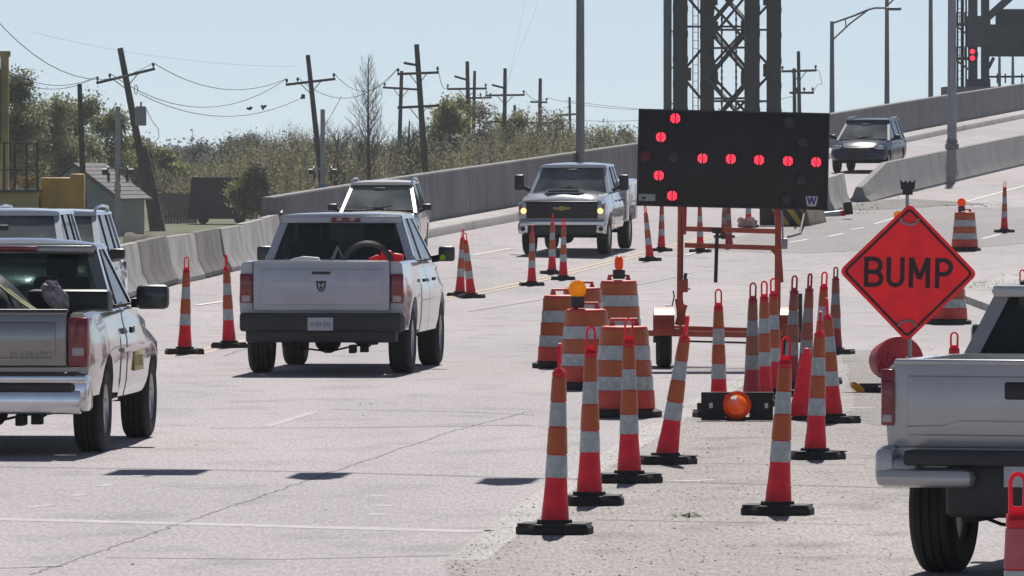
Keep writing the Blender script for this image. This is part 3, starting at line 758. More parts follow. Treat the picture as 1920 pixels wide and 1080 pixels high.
# ------------------------------------------------------------------ shed, yellow machine, trailer, fence
D = 405; k = D/F
t = thing('shed', 'pale green shed with a grey shingle gable roof behind the white cars', 'shed', (wx(190, D), D, -1.32), R(-18))
def L_(px, py, dy=0): return Vector(((px-190)*k, dy, wz(py, D)+1.32))
mb = MB(); e0, e1_ = L_(75, 372), L_(262, 372); ap = L_(150, 306)
x0, x1, xa, ze, za = L_(58, 0).x, L_(221, 0).x, L_(138, 0).x, L_(0, 372).z, L_(0, 306).z-.1
mb.prism([(x0, 0), (x1, 0), (x1, ze), (xa, za), (x0, ze+.1)], (0, 4.2)); mb.build('wall', M_shed, t, smooth=0)
for q in range(7):
    if ze*q/7 < ze: 
        mb = MB(); mb.box(((x0+x1)/2, -.015, .12+ze*q/7), (x1-x0, .03, .03)); mb.build('siding_board', M_shed, t, smooth=0)
for a, b, nm in (((xa, za+.05), (x1+.35, ze-.08), 'roof_slope'), ((xa, za+.05), (x0-.3, ze-.02), 'roof_slope')):
    mb = MB(); n = 9                                                   # shingle courses
    for i in range(n):
        p0 = Vector((a[0], 0, a[1])).lerp(Vector((b[0], 0, b[1])), i/n); p1 = Vector((a[0], 0, a[1])).lerp(Vector((b[0], 0, b[1])), (i+1)/n+.01)
        up = Vector((0, 0, .05))
        mb.hexa([p0+Vector((0, -.3, 0)), p1+Vector((0, -.3, .03)), p1+Vector((0, 4.4, .03)), p0+Vector((0, 4.4, 0))], [p0+Vector((0, -.3, .07)), p1+Vector((0, -.3, .10)), p1+Vector((0, 4.4, .10)), p0+Vector((0, 4.4, .07))])
    mb.build(nm, M_roof, t, smooth=0)
mb = MB(); mb.bar((xa, -.31, za-.02), (x1+.35, -.31, ze-.14), .05, .2); mb.build('fascia_board', M_fence, t, smooth=0)
D = 330; k = D/F
def Y_(px, py, dy=0): return Vector(((px-40)*k, dy, wz(py, D)+1.32))
t = thing('crane_truck', 'yellow crane machine with a railed platform at the picture edge behind the cars', 'crane', (wx(40, D), D, -1.32))
mb = MB(); a, b = Y_(-30, 398), Y_(70, 360); mb.box(((a.x+b.x)/2, 1.2, b.z/2), (b.x-a.x, 2.4, b.z)); mb.build('deck', M_hvy2, t, smooth=0)
mb = MB(); a, b = Y_(72, 400), Y_(150, 333); mb.box(((a.x+b.x)/2, 2.2, b.z/2), (b.x-a.x, 1.8, b.z), bev=.06); mb.build('engine_hood', M_hvy, t)
mb = MB(); a, b = Y_(128, 400), Y_(154, 326); mb.box(((a.x+b.x)/2, 1.9, b.z/2), (b.x-a.x, 1.0, b.z), bev=.05); mb.build('counterweight', M_hvy, t)
mb = MB(); a, b = Y_(-4, 400), Y_(11, 100); mb.box(((a.x+b.x)/2, 1.8, b.z/2), (b.x-a.x, .4, b.z)); mb.box(((a.x+b.x)/2, 1.8, b.z), (.5, .5, .25)); mb.build('mast', M_hvy2, t, smooth=0)
mb = MB(); mb.box((Y_(-6, 0).x, 1.5, Y_(0, 200).z), (.12, .3, 3.4)); mb.build('hydraulic_hose', M_trim, t, smooth=0)
mb = MB()
for px in (8, 28, 50, 70): mb.bar(Y_(px, 360), Y_(px, 268), .10)
for py in (268, 318): mb.bar(Y_(5, py), Y_(71, py+2), .06)
mb.box(Y_(38, 358), (Y_(74, 0).x-Y_(-10, 0).x, .5, .12)); mb.build('platform_rail', M_trim, t, smooth=0)
mb = MB()
for px in (30, 48, 62):
    mb.tube([Y_(px-8, 352, .2), Y_(px-4, 338, .2), Y_(px+2, 330, .2), Y_(px+5, 345, .2)], .09, 6)
mb.build('hose_reel', M_hvy, t)
D = 490; k = D/F
t = thing('box_trailer', 'dark box trailer parked on the grass below the small lone pole', 'trailer', (wx(412, D), D, -1.32))
mb = MB(); mb.prism([(-2.1, .35), (2.2, .35), (2.2, 3.1), (-1.85, 3.1)], (0, 6)); mb.build('box_body', M_box, t, smooth=0)
for i in range(8):
    mb = MB(); mb.box((-1.85+.53*i, -.02, 1.7), (.05, .04, 2.7)); mb.build('panel_rib', M_trim, t, smooth=0)
for s in (-1.1, 1.3):
    mb = MB(); mb.lathe([(.32, -.12), (.38, -.08), (.38, .08), (.32, .12)], 16, M=Matrix.Translation((s, .4, .38)) @ Matrix.Rotation(R(90), 4, 'X')); mb.build('wheel', M_tyre, t)
t = thing('board_fence', 'grey vertical board fence between the leaning pole and the dark trailer', 'fence', (wx(330, 496), 496, -1.32))
for i in range(14):
    mb = MB(); mb.box((-1.3+.2*i, random.uniform(-.01, .01), 1.0), (.18, .03, 2.0+random.uniform(-.04, .04))); mb.build('fence_board', M_fence, t, smooth=0)
mb = MB(); mb.box((0, .05, .5), (2.9, .06, .1)); mb.box((0, .05, 1.5), (2.9, .06, .1)); mb.build('fence_rail', M_fence, t, smooth=0)
# low soil berm behind the barriers
D0 = 205; rows = []
for i in range(25):
    X = wx(225, D0)+i*.16; r = []
    for j, (dy, z) in enumerate(((0, -1.5), (1.5, .45), (3, .62), (4.5, .5), (6, -1.5))): r.append((X, D0+dy, z+random.uniform(-.05, .05)-(.2 if i > 18 else 0)))
    rows.append(r)
npgrid('soil_berm', rows, M_soil, kind='structure')

# ------------------------------------------------------------------ trees
def leaves(cs, n, spread, size, flat=.7):
    """n leaf-size quads round each centre in cs"""
    cs = np.asarray(cs); m = len(cs)*n
    P = np.repeat(cs, n, 0)+np.random.normal(0, 1, (m, 3))*np.asarray(spread)
    a = np.random.normal(0, 1, (m, 3)); a /= np.linalg.norm(a, axis=1)[:, None]
    b = np.cross(a, np.random.normal(0, 1, (m, 3))); b /= np.linalg.norm(b, axis=1)[:, None]
    s = (size*np.random.uniform(.5, 1.4, m))[:, None]
    V = np.stack([P-a*s, P+b*s*.5, P+a*s, P-b*s*.5], 1).reshape(-1, 3)
    return V, np.arange(m*4).reshape(-1, 4)
def branches(mb, p, d, L, r, depth, tips, up=.25, spread=.6, nb=(3, 5), droop=0, n=4):
    pts = [Vector(p)]; q = Vector(p); dd = Vector(d)
    for i in range(4):
        dd = (dd+Vector((random.gauss(0, .12), random.gauss(0, .12), up*.12-droop*.1))).normalized(); q = q+dd*L/4; pts.append(q.copy())
    mb.tube(pts, [r, r*.85, r*.7, r*.5, r*.3], n, cap=False)
    tips.append(pts[-1]); tips.append(pts[2])
    if depth:
        for k in range(random.randint(*nb)):
            f = random.uniform(.25, 1); i = min(3, int(f*4)); c = pts[i].lerp(pts[i+1], f*4-i)
            a = random.uniform(0, 6.28); s = Vector((math.cos(a), math.sin(a), random.uniform(-.1, .6)))
            branches(mb, c, (dd*(1-spread)+s*spread+Vector((0, 0, up))).normalized(), L*random.uniform(.45, .65), r*.5, depth-1, tips, up, spread, nb, droop, 3)
def tree(name, label, px, D, top, wpx, mat, dens=26, leaf=.2, base=420, group=None, depth=2, trunks=1, bare=False, bark=M_bark):
    x = wx(px, D); h = wz(top, D)+1.32; W = wpx/F*D/2
    t = thing(name, label, 'tree' if 'tree' in name else 'shrub', (x, D, -1.32), group=group)
    mb = MB(); tips = []
    for k in range(trunks):
        x0 = random.uniform(-.4, .4)*W*(trunks > 1)
        tt = h*random.uniform(.7, .9) if trunks > 1 else h*.86
        pts = [Vector((x0+random.gauss(0, .03)*h*f, random.gauss(0, .03)*h*f, tt*f)) for f in (0, .3, .6, 1)]
        mb.tube(pts, [.025*h, .02*h, .014*h, .005*h], 6, cap=False)
        for j in range(11):
            f = random.uniform(.22, 1); i = min(2, int(f*3)); c = pts[i].lerp(pts[i+1], f*3-i); a = random.uniform(0, 6.28)
            branches(mb, c, Vector((math.cos(a), math.sin(a)*.8, .6)).normalized(), (W*.8+.12*h)*(1.15-.6*f), .012*h*(1.1-f)*(1.7 if bare else 1), depth, tips)
    mb.build('trunk', bark, t, smooth=0)
    T = np.array([[v.x, v.y, v.z] for v in tips])
    T = T[(np.abs(T[:, 0]) < W*1.05) & (T[:, 2] < h*1.0) & (T[:, 2] > .12*h)]
    if not bare:
        np.random.shuffle(T); T = T[:int(len(T)*.8)]
        V, Q = leaves(T, dens, (.08*W+.14, .08*W+.14, .09*W+.2), leaf); npmesh('crown', V, Q, mat, t)
    return t
G = 'trees beyond the parapet'
tree('leafy_tree', 'tall dense olive tree rising behind the yellow crane mast', 18, 450, 148, 120, M_leaf[3], 34, .11, group=G)
tree('leafy_tree', 'olive tree between the crane mast and the plain dark pole', 92, 470, 192, 120, M_leaf[3], 30, .11, group=G)
tree('leafy_tree', 'feathery olive tree directly behind the plain dark pole', 148, 490, 186, 95, M_leaf[0], 28, .11, group=G)
tree('leafy_tree', 'pale olive tree between the plain pole and the leaning pole', 205, 500, 212, 100, M_leaf[1], 24, .11, group=G)
tree('leafy_tree', 'low olive tree filling the gap above the yellow machine', 60, 520, 235, 130, M_leaf[0], 28, .11, group=G)
tree('leafy_tree', 'reddish brown sparse tree at the foot of the leaning pole', 250, 520, 270, 80, M_leaf[2], 26, .11, group=G)
tree('bushy_tree', 'green bush at the foot of the leaning transformer pole', 300, 560, 292, 80, M_leaf[1], 24, .2, group=G)
for i, (px, top, wd) in enumerate(((318, 290, 90), (390, 283, 110), (455, 265, 110))):
    tree('hazy_tree', ['hazy distant tree just past the leaning transformer pole', 'hazy distant tree over the dark trailer', 'hazy distant tree where the thicket begins'][i], px, 760, top, wd, M_leaf[4], 44, .15, group='hazy far trees')
tree('bushy_tree', 'spring green bush overlapping one end of the dark trailer', 458, 484, 335, 70, M_leaf[1], 20, .11, group=G)
tree('bushy_tree', 'brown green bush between the trailer and the parapet end', 492, 484, 318, 60, M_leaf[2], 20, .11, group=G)
def cypress(px, D, top, wpx, label):
    x = wx(px, D); h = wz(top, D)+1.32; W = wpx/F*D/2
    t = thing('bare_tree', label, 'tree', (x, D, -1.32)); mb = MB(); tips = []
    mb.tube([(0, 0, 0), (.05, 0, h*.35), (.0, 0, h*.7), (.04, 0, h)], [.17, .12, .06, .015], 7, cap=False)
    for i in range(75):
        f = .28+.7*(i/75); a = i*2.4; ln = W*1.25*(1.06-f)**.75*random.uniform(.7, 1.1)+.15
        branches(mb, (0, 0, h*f), Vector((math.cos(a), math.sin(a), 1.15)).normalized(), ln, .035*(1.15-f)+.008, 2, tips, .35, .5, (3, 5))
    mb.build('trunk', M_bark, t, smooth=0)
    return t
cypress(690, 480, 108, 112, 'bare conical cypress standing alone against the sky')
tree('bare_tree', 'spreading bare tree between the cypress and the tallest pole', 762, 520, 190, 110, None, bare=True, depth=3, trunks=2, group='bare trees')
tree('bare_tree', 'low bare tree with forked limbs beside the signal mast', 640, 520, 225, 100, None, bare=True, depth=3, trunks=2, group='bare trees')
tree('leafy_tree', 'light green spring tree between the tallest pole and the two-arm pole', 840, 540, 185, 75, M_leaf[1], 7, .13, group=G, depth=3)
tree('leafy_tree', 'thin spring tree behind the two-arm pole', 905, 580, 200, 80, M_leaf[2], 3, .12, group=G, depth=3)
tree('leafy_tree', 'thin spring tree beyond the pole in the middle of the far row', 965, 600, 215, 90, M_leaf[1], 3, .12, group=G, depth=3)
tree('leafy_tree', 'wispy tree beyond the pole nearest the steel mast', 1040, 600, 215, 90, M_leaf[2], 3, .12, group=G, depth=3)
tree('leafy_tree', 'wispy green tree between the steel mast and the arrow board', 1125, 600, 240, 90, M_leaf[1], 3, .12, group=G, depth=3)
tree('leafy_tree', 'last wispy tree disappearing behind the arrow board', 1180, 600, 248, 80, M_leaf[2], 3, .12, group=G, depth=3)
# thicket: one mass of brush behind the parapet
mb = MB(); cs = []; cs2 = []
rt = random.Random(11)
for i in range(380):
    px = rt.uniform(300, 1210); D = rt.uniform(500 if px > 475 else 545, 640); x = wx(px, D)
    tp = np.interp(px, [300, 400, 480, 560, 640, 740, 860, 1000, 1100, 1210], [330, 300, 262, 250, 262, 268, 250, 235, 240, 258])+abs(rt.gauss(0, 22))
    h = max(1.5, wz(tp, D)+1.32)
    for k in range(3):
        x0 = x+rt.uniform(-.7, .7); a = Vector((x0, D, -1.32)); b = Vector((x0+rt.gauss(0, .12)*h, D+rt.gauss(0, .5), -1.32+h*rt.uniform(.75, 1.05)))
        mb.tube([a, a.lerp(b, .5)+Vector((rt.gauss(0, .1), 0, 0)), b], [.05, .03, .008], 3, cap=False)
        for _ in range(3):
            mb.tube([b-Vector((0, 0, .5)), b+Vector((rt.gauss(0, .35), 0, rt.uniform(.3, 1.1)))], [.014, .006], 3, cap=False)
        for f in (.35, .5, .65, .78, .88):
            c = a.lerp(b, f); e_ = c+Vector((rt.gauss(0, .35), rt.gauss(0, .35), rt.uniform(.2, .8)))
            mb.tube([c, e_], [.015, .005], 3, cap=False); (cs if rt.random() < .74 else cs2).append(c.lerp(e_, .8))
tag(mb.build('brush_stems', M_bark, smooth=0), kind='stuff')
V, Q = leaves([list(v) for v in cs], 34, (.36, .36, .36), .085); tag(npmesh('brush_thicket', V, Q, M_leaf[2]), kind='stuff')
V, Q = leaves([list(v) for v in cs2], 38, (.38, .38, .38), .085); tag(npmesh('green_thicket', V, Q, M_leaf[1]), kind='stuff')
# a far line of woods along the horizon
cs = [(random.uniform(-420, 120), random.uniform(1100, 1500), 0) for _ in range(900)]
cs = [(x_, y_, random.uniform(-1, 6.0+2.0*math.sin(x_*.05)+1.2*math.sin(x_*.21))) for x_, y_, _ in cs]
V, Q = leaves(cs, 60, (2.2, 2.2, 1.0), .35); tag(npmesh('distant_woods', V, Q, M_leaf[4]), kind='stuff')
# ------------------------------------------------------------------ delineators, drums, work-zone gear
def make_cone(key=None):
    t = thing('delineator', 'x', 'delineator', group='striped looper delineators')
    mb = MB()
    oct_ = [(.27*math.cos(a), .24*math.sin(a)) for a in [R(22.5+45*i) for i in range(8)]]
    for z0, z1, s0, s1 in ((0, .045, 1, 1), (.045, .07, 1, .93)):
        b = [Vector((x*s0, y*s0, z0)) for x, y in oct_]; u = [Vector((x*s1, y*s1, z1)) for x, y in oct_]
        mb.mesh(b+u, [tuple(range(7, -1, -1)), tuple(range(8, 16))]+[(i, (i+1) % 8, 8+(i+1) % 8, 8+i) for i in range(8)])
    for s in (-1, 1):
        mb.box((s*.17, 0, .072), (.12, .30, .010))
    mb.lathe([(.125, .068), (.12, .10)], 14); mb.build('base', M_black, t, smooth=0)
    def rad(z): return float(np.interp(z, [.05, .22, .26, 1.10], [.098, .086, .078, .042]))
    mb = MB(); zs = [.06, .12, .20, .235, .40, .55, .56, .735, .745, .91, .92, 1.085]
    pf = [(rad(z), z) for z in zs]; pf += [(.048, 1.095), (.046, 1.12), (.030, 1.135)]
    mb.lathe(pf, 18); mb.build('body', M_red, t)
    for z0, z1, m in ((.386, .549, M_wsheet), (.549, .741, M_osheet), (.741, .913, M_wsheet), (.913, 1.088, M_osheet)):
        mb = MB(); e_ = .004 if m is M_wsheet else .006
        mb.lathe([(rad(z0)-.002, z0+.004), (rad(z0)+e_, z0+.006), (rad(z1)+e_, z1-.004), (rad(z1)-.002, z1-.002)], 18, cap=False); mb.build('reflective_band', m, t)
    mb = MB(); zc = 1.27                         # flat loop handle
    out = [(-.036, 1.115), (-.037, 1.27)]+[(-.037*math.cos(a), 1.27+.05*math.sin(a)) for a in np.linspace(.3, math.pi-.3, 7)]+[(.037, 1.27), (.036, 1.115)]
    inn = [(-.020, 1.175), (-.022, 1.27)]+[(-.022*math.cos(a), 1.27+.032*math.sin(a)) for a in np.linspace(.3, math.pi-.3, 7)]+[(.022, 1.27), (.020, 1.175)]
    n = len(out)
    for y in (-.009, .009):
        V = [mb.bm.verts.new((x, y, z)) for x, z in out]+[mb.bm.verts.new((x, y, z)) for x, z in inn]
        for i in range(n-1): mb.bm.faces.new([V[i], V[i+1], V[n+i+1], V[n+i]])
        mb.bm.faces.new([V[0], V[n], V[2*n-1], V[n-1]])
    mb.bm.verts.ensure_lookup_table(); vs_ = mb.bm.verts[:]; h = 2*n
    for q in (0, n):
        for i in range(n-1): mb.bm.faces.new([vs_[q+i], vs_[q+i+1], vs_[h+q+i+1], vs_[h+q+i]])
    mb.bm.faces.new([vs_[0], vs_[n-1], vs_[h+n-1], vs_[h]]); mb.bm.faces.new([vs_[n], vs_[2*n-1], vs_[h+2*n-1], vs_[h+n]])
    mb.box((0, 0, 1.128), (.085, .05, .03)); mb.build('loop_handle', M_handle, t, smooth=0)
    return t
M_palered = pm('faded_red_plastic', (.55, .12, .13), .6, var=.2, scale=7)
DUSTY = {}
def dusty(m):                                                           # the same plastic greyed by road dirt
    if m.name in DUSTY: return DUSTY[m.name]
    c = m.copy(); c.name = 'dusty_'+m.name
    for n in c.node_tree.nodes:
        if n.type == 'MIX':
            for k in ('A', 'B'):
                v = n.inputs[k].default_value
                if hasattr(v, '__len__') and len(v) == 4: n.inputs[k].default_value = [q*.5+.035 for q in v[:3]]+[1]
    return c
proto = make_cone(); first = [True]
def put_cone(b, tp, hang, label, elev=None):
    """b: photo pixel of the base centre, tp: of the handle top"""
    p = on(*b); s = F/p.y
    h = math.hypot(tp[0]-b[0], b[1]-tp[1])/s/1.32
    o = proto if first[0] else copy_tree(proto); first[0] = False
    o.location = p; o.scale = (1, 1, h); o['label'] = label
    if 'dusty' in label:
        for c in o.children:
            c.data = c.data.copy(); m0 = c.data.materials[0]; c.data.materials[0] = DUSTY.setdefault(m0.name, dusty(m0))
    tilt = math.atan2(tp[0]-b[0], b[1]-tp[1]); o.rotation_euler = (0, 0, random.uniform(-.5, .5))
    for c in o.children:
        if not c.name.startswith('base'):
            c.rotation_euler = (Matrix.Rotation(-o.rotation_euler.z, 4, 'Z') @ Matrix.Rotation(tilt, 4, 'Y') @ Matrix.Rotation(R(hang) if c.name.startswith('loop') else 0, 4, 'Z')).to_euler()
    return o
CN = [
 ((1040, 1001), (1050, 643), 80, 'lowest standing delineator whose wide rubber base sits on the pale kerb band'),
 ((1105, 947), (1108, 611), 5, 'delineator with a round loop top just behind the kerb band one'),
 ((1180, 905), (1179, 596), 8, 'delineator standing squarely in front of the closest striped drum'),
 ((1248, 870), (1288, 591), 75, 'delineator tilting strongly beside the closest striped drum'),
 ((1458, 965), (1474, 630), 4, 'delineator standing alone on the gritty strip past the toppled cone'),
 ((1528, 861), (1538, 583), 85, 'delineator with an edge-on handle next to the plain red cone'),
 ((1563, 793), (1551, 558), 78, 'delineator with a bent handle and a base stretching toward the BUMP sign'),
 ((1348, 782), (1347, 541), 3, 'delineator rising right behind the toppled black cone base'),
 ((1409, 762), (1412, 529), 8, 'first of three bunched delineators under the arrow board, dusty loop'),
 ((1432, 754), (1433, 526), 12, 'middle of three bunched delineators under the arrow board'),
 ((1452, 744), (1450, 521), 15, 'third bunched delineator against the arrow board upright'),
 ((1482, 730), (1490, 516), 25, 'dusty delineator behind the trailer wheel, leaning slightly'),
 ((1508, 726), (1519, 512), 50, 'slim dusty delineator leaning next to the dark jack tube'),
 ((1536, 720), (1546, 509), 15, 'delineator with a bright round loop beside the BUMP sign corner'),
 ((1566, 664), (1567, 500), 35, 'dusty delineator touching the corner of the BUMP sign'),
 ((346, 664), (350, 481), 4, 'delineator with a loop top standing alone on the centre line beside the silver pickup'),
 ((430, 652), (424, 477), 70, 'leaning delineator hugging the rear corner of the white crew pickup'),
 ((862, 556), (868, 429), 60, 'delineator of the crossed pair on the centre line past the white crew pickup'),
 ((884, 559), (872, 436), 15, 'second delineator of the crossed pair, leaning over the other'),
 ((997, 536), (998, 421), 80, 'shorter delineator in front of the utility pickup headlamp'),
 ((1035, 514), (1036, 401), 80, 'taller delineator in front of the utility pickup grille'),
 ((1056, 525), (1057, 409), 45, 'delineator beside the tall one in front of the utility pickup'),
 ((1219, 489), (1210, 386), 50, 'leaning delineator under the near corner of the arrow board'),
 ((1240, 471), (1241, 372), 30, 'upright delineator under the arrow board just past the leaning one'),
 ((1313, 473), (1312, 374), 30, 'delineator seen between the arrow board crossbars'),
 ((1367, 466), (1366, 372), 30, 'delineator behind the crossbars, overlapped by a dusty one'),
 ((1358, 446), (1359, 355), 30, 'dusty delineator behind the overlapped one under the arrow board'),
 ((1404, 426), (1402, 342), 30, 'red delineator standing against the striped nose block'),
 ((1883, 436), (1884, 340), 10, 'lone delineator far up the ramp lane beside the single drum'),
 ((1788, 850), (1789, 622), 5, 'delineator whose red loop peeks over the pickup tailgate'),
 ((1918, 712), (1917, 505), 10, 'delineator showing only its loop above the pickup cab roof'),
 ((1908, 1480), (1908, 884), 6, 'big faded delineator cut off by the frame below the gold pickup plate'),
]
for c_ in CN: o_ = put_cone(*c_)
for c in o_.children:                                                   # the corner one has lost its orange sleeve
    if c.name.startswith('reflective') and c.data.materials[0] is M_osheet: c.data = c.data.copy(); c.data.materials[0] = M_palered
# striped drums
def make_drum():
    t = thing('traffic_drum', 'x', 'traffic drum', group='striped traffic drums')
    rr = [(.305, .06), (.295, .26), (.283, .262), (.277, .40), (.268, .402), (.262, .55), (.254, .552), (.247, .70), (.240, .702), (.232, .85), (.222, .875), (.19, .885)]
    mb = MB(); mb.lathe([(.30, 0.05)]+rr, 26); mb.build('barrel', M_drum, t)
    for z0, z1, r0, r1, m in ((.262, .398, .283, .277, M_wsheet), (.404, .548, .268, .262, M_osheet), (.554, .698, .254, .247, M_wsheet), (.704, .845, .240, .232, M_osheet)):
        mb = MB(); mb.lathe([(r0-.002, z0), (r0+.004, z0+.002), (r1+.004, z1-.002), (r1-.002, z1)], 26, cap=False); mb.build('reflective_band', m, t)
    mb = MB(); mb.lathe([(.37, 0), (.37, .06), (.30, .09), (.28, .09)], 24); mb.build('tyre_ring', M_black, t)
    mb = MB()
    for s in (-1, 1): mb.prism([(s*.15, .88), (s*.09, .88), (s*.105, .95), (s*.13, .95)], (-.05, .05))
    mb.box((0, 0, .945), (.27, .05, .028), bev=.008); mb.build('handle', M_drum, t, smooth=0)
    return t
dproto = make_drum(); dfirst = [True]
def warning_lamp(parent, x, mat, edge=False):
    mb = MB(); mb.box((x, -.03, .96), (.15, .10, .12), bev=.015); bx = mb.build('lamp_battery', M_trim, parent)
    mb = MB(); Mx = Matrix.Translation((x, -.03, 1.10)) @ Matrix.Rotation(R(90), 4, 'X')
    if edge: Mx = Matrix.Translation((x, -.03, 1.10)) @ Matrix.Rotation(R(78), 4, 'Z') @ Matrix.Rotation(R(90), 4, 'X')
    mb.lathe([(.0001, -.055), (.06, -.05), (.095, -.02), (.10, 0), (.095, .02), (.06, .05), (.0001, .055)], 18, M=Mx, cap=False); mb.build('lamp_lens', mat, parent)
def put_drum(b, tp, label, rot=0, lamp=None, hk=.96, elev=None):
    p = on(*b); s = F/p.y; h = (b[1]-tp)/s/hk
    o = dproto if dfirst[0] else copy_tree(dproto); dfirst[0] = False
    o.location = p; o.scale = (h, h, h); o.rotation_euler = (0, 0, rot); o['label'] = label
    if lamp: warning_lamp(o, *lamp)
    return o
put_drum((1170, 782), 596, 'closest striped drum, standing behind three delineators', .05)
put_drum((1099, 730), 566, 'striped drum carrying a round amber warning lamp', .1, (-.10, M_amber))
put_drum((1055, 690), 541, 'striped drum peeking out on the traffic side of the amber lamp drum', .2)
put_drum((1092, 672), 527, 'striped drum almost hidden behind the amber lamp drum', .05)
put_drum((1160, 656), 514, 'striped drum with an edge-on orange lamp on top', .1, (.0, M_orl, True))
put_drum((1809, 470), 392, 'lone striped drum with an orange lamp up the ramp lane', .1, (-.08, M_orl), .95)
put_drum((1778, 608), 494, 'striped drum mostly hidden by the lower edge of the BUMP sign', .1)
put_drum((1700, 490), 414, 'striped drum behind the BUMP sign, only its amber lamp showing', .1, (-.22, M_amber))
M_dullred = pm('faded_drum_plastic', (.36, .025, .04), .5, var=.25, scale=4)
o = put_drum((1683, 688), 530, 'dull red drum lying on its side at the foot of the BUMP sign', 0)
o.scale = (.90, .90, .95)
Dd = 84.6; o.location = ((1689-960)/F*Dd, Dd, .285); o.rotation_euler = (R(-92), R(12), R(8))
for c in o.children:                                                    # the rubber ring is gone, the open end shows
    if c.name.startswith('tyre_ring'): ring = c
    else: c.data = c.data.copy(); c.data.materials[0] = M_dullred
bpy.data.objects.remove(ring)
mb = MB()
for k in range(7):
    a = R(15+k*22); mb.tube([(.27*math.cos(a), .27*math.sin(a)*.3-.12, .045), (-.1+.1*math.cos(a), .27*math.sin(a)-.02, .04), (-.25, .02+.03*k, .045)], .016, 5)
mb.build('crumpled_fold', pm('dull_red_plastic', (.30, .02, .035), .5, var=.2), o)
# plain red cone and toppled one
p = on(1500, 787); t = thing('plain_cone', 'plain red cone without stripes squeezed among the delineators', 'traffic cone', p, .2)
mb = MB(); mb.lathe([(.115, .03), (.09, .25), (.06, .55), (.03, .70), (.022, .705)], 18); mb.build('cone_body', M_red, t)
for c in t.children: c.rotation_euler = (0, R(6), 0)
mb = MB(); mb.box((0, 0, .02), (.36, .36, .04), bev=.01); mb.build('base', M_black, t)
p = on(1382, 789); t = thing('toppled_cone', 'toppled delineator showing the underside of its black base with an orange core', 'delineator', p)
mb = MB()
for c_, d_ in (((-.235, 0, .143), (.23, .06, .275)), ((.235, 0, .143), (.23, .06, .275)), ((0, 0, .022), (.25, .06, .034)), ((0, 0, .268), (.25, .06, .026))): mb.box(c_, d_, bev=.008)
mb.box((-.365, .0, .14), (.05, .05, .07)); mb.build('base', M_black, t)
mb = MB()
for x in (-.255, .285): mb.box((x, -.034, .15), (.035, .012, .05))
mb.build('foot_slot', M_paper, t)
mb = MB(); Mx = Matrix.Translation((0.0, -.03, .155)) @ Matrix.Rotation(R(90), 4, 'X')
mb.lathe([(.100, -.02), (.136, 0), (.138, .012), (.125, .022), (.105, .018), (.098, 0), (.098, -.03)], 20, M=Mx, cap=False)
mb.build('core_flange', M_orl, t)
mb = MB(); mb.lathe([(.10, -.02), (.092, .2), (.075, .45), (.05, .8), (.03, 1.1)], 18, M=Matrix.Translation((0, 0, .155)) @ Matrix.Rotation(R(-88), 4, 'X'), cap=False); mb.build('body', M_orl, t)
p = on(1608, 736); mb = MB()
mb.lathe([(.0001, -.04), (.07, -.035), (.10, 0), (.07, .035), (.0001, .045)], 14, M=Matrix.Translation((0, 0, .05)) @ Matrix.Rotation(R(35), 4, 'Y'), cap=False)
tag(mb.build('fallen_lamp_lens', M_amber, loc=p), 'broken amber lamp lens lying on the gritty pavement', 'lamp lens')
p = on(1628, 735); mb = MB(); mb.box((0, 0, .05), (.22, .12, .09), bev=.02); mb.box((.1, .02, .03), (.2, .16, .05), bev=.01)
tag(mb.build('lamp_battery_case', M_trim, loc=p), 'broken dark lamp case beside the fallen amber lens', 'lamp case')
# knocked-down delineator by the median nose
p = on(1560, 411); t = thing('fallen_delineator', 'knocked down red delineator lying by the pale barrier block', 'delineator', p)
mb = MB(); mb.tube([(-.62, 0, .09), (.35, .1, .17)], [.05, .085], 12); mb.build('body', M_red, t)
mb = MB(); mb.tube([(-.45, -.002, .107), (.22, .08, .16)], [.061, .077], 12); mb.build('reflective_band', M_wsheet, t)
mb = MB(); mb.box((.46, .1, .17), (.22, .45, .34), M=Matrix.Translation((0.0, 0, 0.06)) @ Matrix.Rotation(R(-8), 4, 'Y'), bev=.03); mb.build('base', M_black, t)
mb = MB(); mb.tube([on(1478, 446)+Vector((0, 0, .03)), on(1500, 440)+Vector((0, 0, .03)), on(1508, 423)+Vector((0, 0, .35)), on(1496, 420)+Vector((0, 0, .6)), on(1492, 428)+Vector((0, 0, .9))], .028, 6)
tag(mb.build('loose_cable', M_wire), 'loose black cable curling from the tan block', 'cable')
# ------------------------------------------------------------------ arrow board on its trailer
o3 = on(1362, 690); DA = o3.y; SA = F/DA
t = thing('arrow_board', 'black arrow board with red lamps on an orange trailer frame', 'arrow board', o3)
def W_(px, py, dy=0): return Vector(((px-1362)/SA, dy, (690-py)/SA))
roll = R(1.35); cpx, cpy = 1374.5, 299
PM = Matrix.Translation(W_(cpx, cpy)) @ Matrix.Rotation(roll, 4, 'Y')
def pn(px, py, y=0):                                                    # panel coordinates
    v = Matrix.Rotation(-roll, 4, 'Y') @ (W_(px, py)-W_(cpx, cpy)); return Vector((v.x, y, v.z))
mb = MB(); mb.box((0, 0, 0), (2.322, .07, 1.17), bev=.008, M=PM); pan = mb.build('panel', M_board, t)
mb = MB()
for z in (-.587, .587): mb.box((0, 0, z), (2.35, .09, .022), M=PM)
for x in (-1.165, 1.165): mb.box((x, 0, 0), (.022, .09, 1.19), M=PM)
mb.build('panel_rim', M_trim, t, smooth=0)
